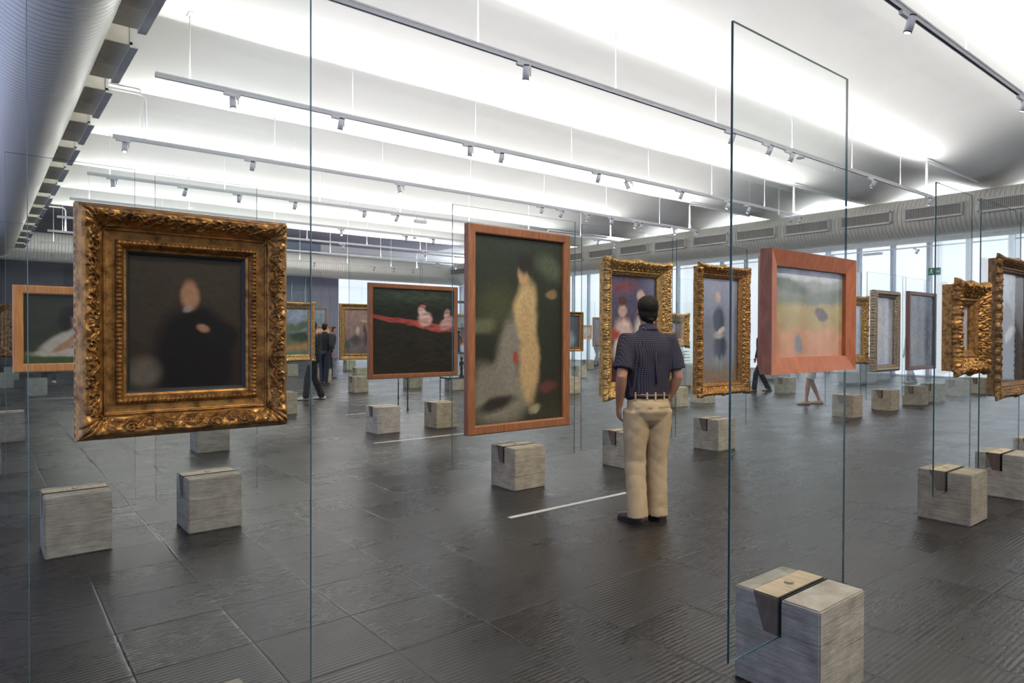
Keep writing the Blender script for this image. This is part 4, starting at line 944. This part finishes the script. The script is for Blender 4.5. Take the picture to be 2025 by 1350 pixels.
glass(9.0, 10.5, 14.61, 'glass panel just left of the tall wooden frame, carrying the small colourful picture')
block(9.56, 14.61-G, 'concrete block hidden behind the tall wooden frame')

# slim black stand legs behind the boating picture
r = empty('black_stand', (6.2, 11.2, 0), label='slim black metal stand with two legs behind the boating picture', cat='stand')
for x in (0, .2):
    b = MB(); b.tube([(x, 0, .02), (x, 0, .55)], .012, 8); b.tube([(x, 0, .5), (x, 0, 1.3)], .009, 8); b.tube([(x, 0, .22), (x, 0, .27)], .018, 8); b.tube([(x, 0, 0), (x, 0, .03)], .022, 10)
    b.build('leg', M['black'], r)
b = MB(); b.box(-.02, .22, -.01, .01, 1.28, 1.31); b.build('crossbar', M['black'], r)

# exit sign by the right windows
r = empty('exit_sign', (25.55, 8.92, 3.64), label='green and pale exit sign with running figure and arrow, hanging before the right windows', cat='sign')
M['signg'] = simple('sign_green', (.01, .16, .09), .4); M['signw'] = simple('sign_white', (.85, .9, .88), .4)
b = MB(); b.box(-.01, .01, -.19, .19, -.125, .125, 0, .003); b.build('plate', M['signg'], r)
b = MB()
b.box(-.014, -.010, -.14, -.02, -.012, .012)
b.add([(-.014, -.17, 0), (-.014, -.11, -.05), (-.014, -.11, .05), (-.010, -.17, 0), (-.010, -.11, -.05), (-.010, -.11, .05)], [(0, 1, 2), (5, 4, 3), (0, 3, 4, 1), (1, 4, 5, 2), (2, 5, 3, 0)])
b.build('arrow', M['signw'], r)
b = MB(); b.ball((-.014, .09, .075), (.006, .018, .018)); b.tube([(-.014, .09, .05), (-.014, .095, -.01)], .016, 8); b.tube([(-.014, .095, -.01), (-.014, .06, -.04), (-.014, .065, -.09)], .010, 8)
b.tube([(-.014, .095, -.01), (-.014, .13, -.05), (-.014, .16, -.06)], .010, 8); b.tube([(-.014, .09, .04), (-.014, .05, .02)], .008, 8); b.tube([(-.014, .09, .04), (-.014, .135, .02)], .008, 8)
b.build('running_figure', M['signw'], r)
b = MB(); b.tube([(0, -.12, .12), (0, -.12, 1.27)], .004, 6); b.tube([(0, .12, .12), (0, .12, 1.27)], .004, 6); b.build('cord', M['alu'], r)
# wall-washer lamps on a rail before the right windows
b = MB(); b.box(24.9, 24.93, 3, 24, 4.42, 4.46); o = b.build('window_rail', M['alu']); tag(o, 'white lamp rail running along the top of the right windows', 'lamp rail')
for i, y in enumerate((9.3, 12.1, 12.95, 17.9, 21.0)):
    o = dup(proto, (24.915, y, 4.425)); hd = [c for c in o.children if c.name.startswith('lamp_head')][0]; hd.rotation_euler = (.5, .3, 0)
    tag(o, 'small white spotlight on the rail before the right windows, %s' % ['nearest', 'second nearest', 'middle one', 'second farthest', 'farthest'][i], 'spotlight', 'spotlights by the right windows')
b = MB(); b.box(24.86, 24.97, 10.35, 11.0, 4.30, 4.38, 0, .005); b.tube([(24.915, 10.5, 4.38), (24.915, 10.5, 4.43)], .01, 6); b.tube([(24.915, 10.85, 4.38), (24.915, 10.85, 4.43)], .01, 6)
tag(b.build('sensor_box', M['lamp_white']), 'slim white box on the rail before the right windows', 'sensor box')
#SECTION3
# ------------------------------------------------------------------ people
def remesh(o, voxel, smooth=6, parent=None, wrinkle=None):
    md = o.modifiers.new('r', 'REMESH'); md.mode = 'VOXEL'; md.voxel_size = voxel
    if smooth: s = o.modifiers.new('s', 'SMOOTH'); s.factor = .5; s.iterations = smooth
    dg = bpy.context.evaluated_depsgraph_get(); dg.update(); me = bpy.data.meshes.new_from_object(o.evaluated_get(dg))
    o.modifiers.clear(); old = o.data; o.data = me; bpy.data.meshes.remove(old)
    if wrinkle is not None:
        n = len(me.vertices); co = np.empty(n*3); me.vertices.foreach_get('co', co); co = co.reshape(-1, 3)
        no = np.empty(n*3); me.vertices.foreach_get('normal', no); no = no.reshape(-1, 3)
        me.vertices.foreach_set('co', (co+no*wrinkle(co)[:, None]).ravel()); me.update()
    me.polygons.foreach_set('use_smooth', [True]*len(me.polygons)); return o
def ridge(co, seed, k, dirs, amp):
    rng = np.random.default_rng(seed); out = np.zeros(len(co))
    for i in range(k):
        d = np.array(dirs[i % len(dirs)])+rng.normal(0, .25, 3); f = rng.uniform(22, 48); p = rng.uniform(0, 6)
        env = .5+.5*np.sin(co@rng.normal(0, 9, 3)+rng.uniform(0, 6))
        out += amp*env*np.abs(np.sin(co@d*f*.5+p+1.2*np.sin(co@rng.normal(0, 6, 3))))**.6
    return out/k*2-amp*.6
def cloth(name, col, plaid=False):
    m, nt, b = newmat(name); b.inputs['Roughness'].default_value = .85; b.inputs['Specular IOR Level'].default_value = .2
    v = coords(nt)
    if plaid:
        sp = N(nt, 'ShaderNodeSeparateXYZ'); L(nt, v, sp.inputs[0])
        wv = noise(nt, v, 6, 2); xx = mathn(nt, 'ADD', mathn(nt, 'ADD', sp.outputs[0], mathn(nt, 'MULTIPLY', sp.outputs[1], .55)), mathn(nt, 'MULTIPLY', wv, .02))
        fx = mathn(nt, 'ABSOLUTE', mathn(nt, 'SUBTRACT', mathn(nt, 'FRACT', mathn(nt, 'DIVIDE', xx, .0145)), .5))
        fz = mathn(nt, 'ABSOLUTE', mathn(nt, 'SUBTRACT', mathn(nt, 'FRACT', mathn(nt, 'DIVIDE', sp.outputs[2], .0145)), .5))
        a = mathn(nt, 'GREATER_THAN', fx, .38); c = mathn(nt, 'GREATER_THAN', fz, .38); s = mathn(nt, 'MULTIPLY', mathn(nt, 'ADD', a, c), .5)
        L(nt, ramp(nt, s, [(0, (.016, .017, .030)), (.5, (.05, .045, .06)), (1, (.13, .11, .13))]), b.inputs['Base Color'])
    else:
        L(nt, ramp(nt, noise(nt, v, 9, 3), [(.3, tuple(c*.88 for c in col)), (.7, tuple(min(1, c*1.08) for c in col))]), b.inputs['Base Color'])
    bump(nt, noise(nt, v, 420, 2), b, .15, .001); return m
M['skin'] = simple('tan_skin', (.40, .20, .12), .5, 0, .06, 12)
M['hair'] = mat_wood('dark_brown_hair', (.005, .004, .003), (.018, .012, .009), .65, (60, 60, 20), .6); M['hair'].node_tree.nodes['Principled BSDF'].inputs['Specular IOR Level'].default_value = .2
M['leather'] = simple('brown_leather', (.05, .026, .018), .35, 0, .15, 20)
M['sole'] = simple('black_rubber_sole', (.015, .013, .012), .6)

def hand(mb, wrist, direction, palmn, s=1.0, curl=.5, side=1):
    """palm and five separate fingers, added to the body builder"""
    d = Vector(direction).normalized(); nrm = Vector(palmn).normalized(); wdt = d.cross(nrm).normalized()*side; w0 = Vector(wrist)
    mb.tube([w0-d*.02*s, w0+d*.02*s, w0+d*.055*s, w0+d*.09*s], [(.026*s, .019*s), (.033*s, .018*s), (.040*s, .017*s), (.036*s, .014*s)], 14)
    for k, (off, ln) in enumerate(((-.030, .068), (-.010, .078), (.010, .072), (.028, .056))):
        p = w0+d*.085*s+wdt*off*s; pts = [p-d*.02*s, p]; dr = d.copy(); a = 0
        for seg in (.42, .33, .25):
            a += curl*.75; dr = (d*math.cos(a)+nrm*math.sin(a)).normalized(); pts.append(pts[-1]+dr*ln*seg*s)
        mb.tube(pts, [.0095*s, .0092*s, .0085*s, .0078*s, .006*s], 8)
    p = w0+d*.03*s-wdt*.030*s; dr = (d*.7-wdt*.75+nrm*.35).normalized()
    mb.tube([p, p+dr*.03*s, p+dr*.03*s+(dr+d*.6).normalized()*.028*s, p+dr*.03*s+(dr+d*.9).normalized()*.052*s], [.013*s, .0115*s, .010*s, .007*s], 8)

def figure(loc, az, label, shirt, trousers, shoes, hairm=None, stance=None, arms=None, bare=False, h=1.75, skin=None, vox=.012, long_hair=False, short_sleeve=True, main=False, lean=0.0, head_turn=0.0, trouser_len=.035, build=1.0):
    s = h/1.75; skin = skin or M['skin']; hairm = hairm or M['hair']
    r = empty('person', (loc[0], loc[1], 0), -az, label=label, cat='person')
    st = stance or dict(lf=(-.10, .05), rf=(.10, -.05), lk=(-.105, .05), rk=(.105, .0), lt=0.0, rt=0.0)
    ly = lean
    hipL, hipR = (-.092, 0, .90), (.092, 0, .90)
    kL = (st['lk'][0], st['lk'][1], .49); kR = (st['rk'][0], st['rk'][1], .49)
    aL = (st['lf'][0], st['lf'][1], .09); aR = (st['rf'][0], st['rf'][1], .09)
    def S(p): return (p[0]*s*(build if False else 1), p[1]*s, p[2]*s)
    def lerp(a, b, t): return tuple(a[i]+(b[i]-a[i])*t for i in range(3))
    sh = [(-.175, ly*.9, 1.425), (.175, ly*.9, 1.425)]
    ar = arms or [dict(e=(-.245, -.03+ly*.5, 1.13), w=(-.235, .05+ly*.3, .90)), dict(e=(.245, -.03+ly*.5, 1.13), w=(.235, .05+ly*.3, .90))]
    # ---- body, one continuous surface
    b = MB()
    b.rings([tuple(q*s for q in R_) for R_ in ((.80, 0, 0, .13, .10), (.92, 0, 0, .15, .105), (1.02, 0, ly*.2, .138, .095), (1.15, 0, ly*.45, .145, .10), (1.30, 0, ly*.75, .165, .105), (1.40, 0, ly*.9, .165, .09), (1.455, 0, ly, .10, .07), (1.50, 0, ly, .055, .058), (1.56, 0, ly+.008, .052, .056))], 20)
    hc = Vector((0, (ly+.022)*s, 1.640*s)); Rm = Matrix.Rotation(-head_turn, 3, 'Z')
    def hp(x, y, z): v = Rm @ Vector((x, y, z)); return hc+v*s
    b.ball(hp(0, -.010, .020), (.073*s, .090*s, .086*s), rot=Rm, n=20); b.ball(hp(0, .022, -.045), (.055*s, .058*s, .062*s), rot=Rm, n=16)
    b.ball(hp(0, .045, -.088), (.028*s, .024*s, .020*s), rot=Rm); b.tube([hp(0, .082, .012), hp(0, .094, -.012), hp(0, .104, -.034), hp(0, .086, -.040)], [.009*s, .011*s, .014*s, .008*s], 8)
    b.ball(hp(0, .068, .022), (.05*s, .018*s, .010*s), rot=Rm); b.ball(hp(0, .076, -.064), (.024*s, .010*s, .009*s), rot=Rm)
    for q in (-1, 1): b.ball(hp(q*.075, -.004, -.012), (.009*s, .019*s, .031*s), rot=Rm @ Matrix.Rotation(.25*q, 3, 'Z')); b.ball(hp(q*.040, .056, -.020), (.020*s, .018*s, .018*s), rot=Rm)
    b.tube([(0, (ly-.004)*s, 1.44*s), (0, (ly+.004)*s, 1.53*s), (0, (ly+.012)*s, 1.60*s)], [.062*s, .056*s, .056*s], 18)
    for i, a_ in enumerate(ar):
        S0, E, Wp = sh[i], a_['e'], a_['w']
        b.tube([S(lerp(S0, (0, S0[1], 1.4), .3)), S(S0), S(lerp(S0, E, .35)), S(lerp(S0, E, .75)), S(E), S(lerp(E, Wp, .25)), S(lerp(E, Wp, .65)), S(Wp)],
               [.05*s, .055*s, .053*s, .044*s, .040*s, .043*s, .033*s, .026*s], 16)
        dv = Vector(Wp)-Vector(E); hd_ = a_.get('hd', tuple(dv.normalized())); pn = a_.get('pn', (1, 0, 0) if i == 0 else (-1, 0, 0))
        hand(b, S(Wp), hd_, pn, s, a_.get('curl', .45), 1 if i == 0 else -1)
    for A_, K_, F_ in ((hipL, kL, aL), (hipR, kR, aR)):
        k = 1.0 if bare else .82
        b.tube([S((A_[0], A_[1], A_[2]+.02)), S(lerp(A_, K_, .3)), S(lerp(A_, K_, .75)), S(K_), S(lerp(K_, F_, .3)), S(lerp(K_, F_, .75)), S(F_), S((F_[0], F_[1], .05))], [.085*s*k, .080*s*k, .060*s*k, .053*s*k, .054*s*k, .036*s*k, .034*s, .034*s], 16)
        b.ball(S((F_[0], F_[1]+.05, .035)), (.038*s, .10*s, .03*s))
    o = b.build('body', skin, r); remesh(o, min(vox, .008) if main else vox, 4)
    # ---- eyes and mouth
    e = MB()
    for q in (-1, 1): e.ball(hp(q*.030, .0745, .008), (.0125*s, .0085*s, .0075*s), 0, rot=Rm)
    o_ = e.build('eyes', simple('eye_white', (.6, .58, .55), .2), r, True) if main else None
    # ---- hair
    b = MB(); b.ball(hp(0, -.024, .030), (.081*s, .091*s, .089*s), rot=Rm, n=22); b.ball(hp(0, -.040, -.024), (.073*s, .060*s, .072*s), rot=Rm, n=18)
    b.tube([hp(0, -.055, -.06), hp(0, -.046, -.105)], [(.050*s, .034*s), (.036*s, .022*s)], 14)
    if long_hair: b.ball(hp(0, -.055, -.09), (.075*s, .05*s, .13*s), rot=Rm, n=16)
    else: b.ball(hp(0, .03, .075), (.06*s, .05*s, .032*s), rot=Rm)
    o = b.build('hair', hairm, r); remesh(o, .007*s if main else vox, 2, wrinkle=(lambda c: ridge(c, 3, 4, [(0, .3, 1), (.4, 0, 1)], .003)) if main else None)
    # ---- shirt
    b = MB()
    sl = .80 if short_sleeve else 1.6
    b.rings([tuple(q*s for q in R_) for R_ in ((.955, 0, 0, .163, .118), (1.0, 0, ly*.2, .176, .134), (1.10, 0, ly*.4, .172, .134), (1.22, 0, ly*.6, .182, .134), (1.33, 0, ly*.8, .192, .130), (1.40, 0, ly*.9, .186, .112), (1.445, 0, ly, .145, .088), (1.475, 0, ly, .088, .072), (1.492, 0, ly, .066, .066), (1.512, 0, ly+.004, .062, .064))], 28)
    for i, a_ in enumerate(ar):
        S0, E, Wp = sh[i], a_['e'], a_['w']
        sg = -1 if i == 0 else 1
        P_ = [S(lerp(S0, (0, S0[1], 1.38), .45)), S((S0[0], S0[1], S0[2]-.012)), S(lerp(S0, E, .4)), S(lerp(S0, E, .82))]; Rr = [.062*s, .071*s, .072*s, .074*s]
        if not short_sleeve: P_ += [S(E), S(lerp(E, Wp, .5)), S(lerp(E, Wp, .95))]; Rr = [.06*s, .068*s, .064*s, .058*s, .055*s, .048*s, .038*s]
        b.tube(P_, Rr, 18)
    o = b.build('shirt', shirt, r); remesh(o, .008 if main else vox, 5, wrinkle=(lambda c: ridge(c, 11, 7, [(1, .3, .25), (.8, -.2, .5), (.2, .1, 1)], .014)) if main else None)
    if main:
        c = MB(); n_ = 28; vs = []
        for zz, rr_, dy in ((1.485, .064, 0), (1.522, .062, .004), (1.526, .066, .004), (1.478, .076, -.006)):
            for j in range(n_): a = 2*PI*j/n_; vs.append((rr_*math.cos(a)*s, (ly+dy+rr_*1.02*math.sin(a))*s, (zz-.018*math.sin(a))*s))
        c.add(vs, [(i*n_+j, i*n_+(j+1) % n_, (i+1)*n_+(j+1) % n_, (i+1)*n_+j) for i in range(3) for j in range(n_)]); c.build('collar', shirt, r, True)
        c = MB(); c.tube([S((0, -.128, 1.36)), S((0, -.139, 1.22)), S((0.004, -.139, 1.08))], [(.012, .004)]*3, 8); c.build('back_pleat', shirt, r, True)
    # ---- trousers
    b = MB()
    if main: k = 1.0
    else: k = .86
    top = .985
    b.rings([tuple(q*s for q in R_) for R_ in ((.76, 0, -.005, .07, .06), (.81, 0, -.008, .135, .105), (.87, 0, -.014, .168, .132), (.93, 0, -.010, .170, .130), (top, 0, 0, .158, .118))], 28)
    for A_, K_, F_ in ((hipL, kL, aL), (hipR, kR, aR)):
        F2 = (F_[0], F_[1]-.005, trouser_len); Z1 = lerp(A_, K_, .35); bot = lerp(K_, F2, .98)
        if trouser_len > .4:
            b.tube([S(A_), S(Z1), S(lerp(A_, K_, (.9-trouser_len)/.41))], [.100*s, .098*s, .096*s], 18)
        else:
            b.tube([S((A_[0], A_[1], A_[2]-.02)), S(Z1), S(lerp(A_, K_, .8)), S(K_), S(lerp(K_, F2, .35)), S(lerp(K_, F2, .8)), S(bot)],
                   [.104*s*(k+.0), .100*s*k, .086*s*k, .082*s*k, .080*s*k, .081*s*k, .084*s*k], 20)
    o = b.build('trousers' if trouser_len < .4 else 'shorts', trousers, r)
    remesh(o, .008 if main else vox, 4, wrinkle=(lambda c: ridge(c, 5, 8, [(.25, .4, 1), (-.5, .2, 1), (.6, -.3, .8), (0, 1, .35)], .012)) if main else None)
    if main:
        n_ = 40; vs = []
        for zz, e_ in ((.975, .0), (.975, .006), (1.008, .006), (1.008, 0)):
            for j in range(n_): a = 2*PI*j/n_; vs.append(((.166+e_)*math.cos(a)*s, (.128+e_)*math.sin(a)*s, zz*s))
        c = MB(); c.add(vs, [(i*n_+j, i*n_+(j+1) % n_, ((i+1) % 4)*n_+(j+1) % n_, ((i+1) % 4)*n_+j) for i in range(4) for j in range(n_)]); c.build('belt', M['leather'], r, True)
        for a in (-2.5, -1.95, -1.57, -1.1, -.6):
            x, y = .172*math.cos(a), .134*math.sin(a); c = MB(); c.box(-.006, .006, -.003, .003, .965, 1.018); o_ = c.build('belt_loop', trousers, r); o_.location = (x*s, y*s, 0); o_.rotation_euler = (0, 0, a+PI/2)
        for q in (-1, 1):
            c = MB(); c.box(-.062, .062, -.002, .002, .903, .911); o_ = c.build('pocket_welt', trousers, r); o_.location = (q*.085*s, (-.1325+.010)*s, 0); o_.rotation_euler = (0, 0, -q*-.42)
    # ---- shoes
    for (F_, tt, nm) in ((aL, st['lt'], 'l'), (aR, st['rt'], 'r')):
        c = MB()
        prof = [(-.085, .026, .038), (-.07, .037, .060), (-.02, .038, .072), (.03, .041, .068), (.08, .047, .050), (.13, .047, .040), (.17, .038, .032), (.19, .018, .024)]
        n_ = 16; vs = []
        for (yy_, hw, ht) in prof:
            for j in range(n_):
                a = 2*PI*j/n_; cc, ss = math.cos(a), math.sin(a)
                vs.append((hw*math.copysign(abs(cc)**.8, cc)*s, yy_*s, (.018+(ht if ss > 0 else .014)*math.copysign(abs(ss)**.8, ss))*s+.004))
        f = [(i*n_+j, (i+1)*n_+j, (i+1)*n_+(j+1) % n_, i*n_+(j+1) % n_) for i in range(len(prof)-1) for j in range(n_)]+[tuple(range(n_)), tuple(reversed(range((len(prof)-1)*n_, len(prof)*n_)))]
        c.add(vs, f); o = c.build('shoe', shoes, r, True); o.location = (F_[0]*s, (F_[1]+.0)*s, 0); o.rotation_euler = (0, 0, tt)
        c = MB()
        vs = []
        out_ = [(x_, y_) for y_, x_, _ in prof]+[(-x_, y_) for y_, x_, _ in reversed(prof)]
        for zz in (.0, .018): vs += [(x_*1.06*s, y_*1.02*s, zz) for x_, y_ in out_]
        n2 = len(out_); c.add(vs, [(j, (j+1) % n2, n2+(j+1) % n2, n2+j) for j in range(n2)]+[tuple(reversed(range(n2))), tuple(range(n2, 2*n2))]); c.build('sole', M['sole'], o)
    return r

khaki = cloth('khaki_cotton', (.50, .38, .225)); plaid = cloth('dark_checked_cotton', (0, 0, 0), True)
navy = cloth('navy_denim', (.018, .022, .038)); blackc = cloth('black_cloth', (.012, .012, .014)); whitec = cloth('white_cotton', (.62, .60, .55)); greyc = cloth('grey_cloth', (.25, .27, .31))
wsh = simple('pale_canvas_shoe', (.55, .53, .50), .6); sandal = simple('tan_leather_sandal', (.42, .26, .16), .5)
az = math.radians(24)
figure((4.03, 3.377), az, 'man seen from behind, dark checked short-sleeved shirt, khaki trousers, hands in pockets', plaid, khaki, M['leather'], main=True, h=1.745,
       stance=dict(lf=(-.068, .02), rf=(.118, .075), lk=(-.085, .045), rk=(.105, .05), lt=.42, rt=.30),
       arms=[dict(e=(-.250, -.075, 1.14), w=(-.222, .035, .905), hd=(.12, .28, -.9), pn=(1, .1, 0), curl=.55), dict(e=(.228, -.05, 1.13), w=(.188, .07, .905), hd=(-.12, .3, -.9), pn=(-1, 0, 0), curl=.55)], head_turn=.12)
walk = dict(lf=(-.09, .28), rf=(.09, -.26), lk=(-.09, .22), rk=(.09, -.02), lt=0.0, rt=0.0)
walk2 = dict(lf=(-.08, .16), rf=(.10, -.20), lk=(-.085, .12), rk=(.09, -.03), lt=0.1, rt=-.1)
figure((7.75, 18.35), math.radians(60), 'visitor in black jacket and dark jeans standing behind a block, left back', blackc, navy, M['leather'], short_sleeve=False, lean=.05)
figure((8.85, 18.9+1.6), math.radians(110), 'visitor in dark clothes leaning in beside the black-jacketed one, left back', navy, blackc, M['leather'], short_sleeve=False, lean=.12, h=1.68)
figure((5.75, 14.2), math.radians(-70), 'visitor with dark trousers and pale shoes walking behind the gold-framed landscape', blackc, blackc, wsh, short_sleeve=False, stance=walk2, h=1.72)
figure((13.67, 7.05), math.radians(-50), 'visitor in white shorts and sandals walking behind the terracotta frame', whitec, whitec, sandal, stance=walk2, bare=True, trouser_len=.56, long_hair=True, h=1.66)
figure((15.75, 8.35+1.1), math.radians(-60), 'visitor in dark leggings striding left behind the terracotta frame', navy, navy, sandal, stance=walk, short_sleeve=False, long_hair=True, h=1.66)
figure((22.3, 9.0-.6), math.radians(-60), 'visitor in grey trousers and pale shoes behind the silver-gilt frame', greyc, greyc, wsh, stance=walk2, short_sleeve=False, h=1.72)
figure((22.6, 22.0), math.radians(100), 'distant visitor in white top and grey trousers beneath the tiny colourful picture', whitec, greyc, M['leather'], stance=walk2, short_sleeve=True, h=1.68)
figure((22.4, 13.4), math.radians(180), 'distant visitor whose jeans show below the left corner of the terracotta frame', whitec, navy, M['leather'], h=1.7)
figure((1.62, 23.6), math.radians(170), 'distant visitor in black with pink-white shoes behind the cherry-framed picture', blackc, blackc, wsh, h=1.7, short_sleeve=False)
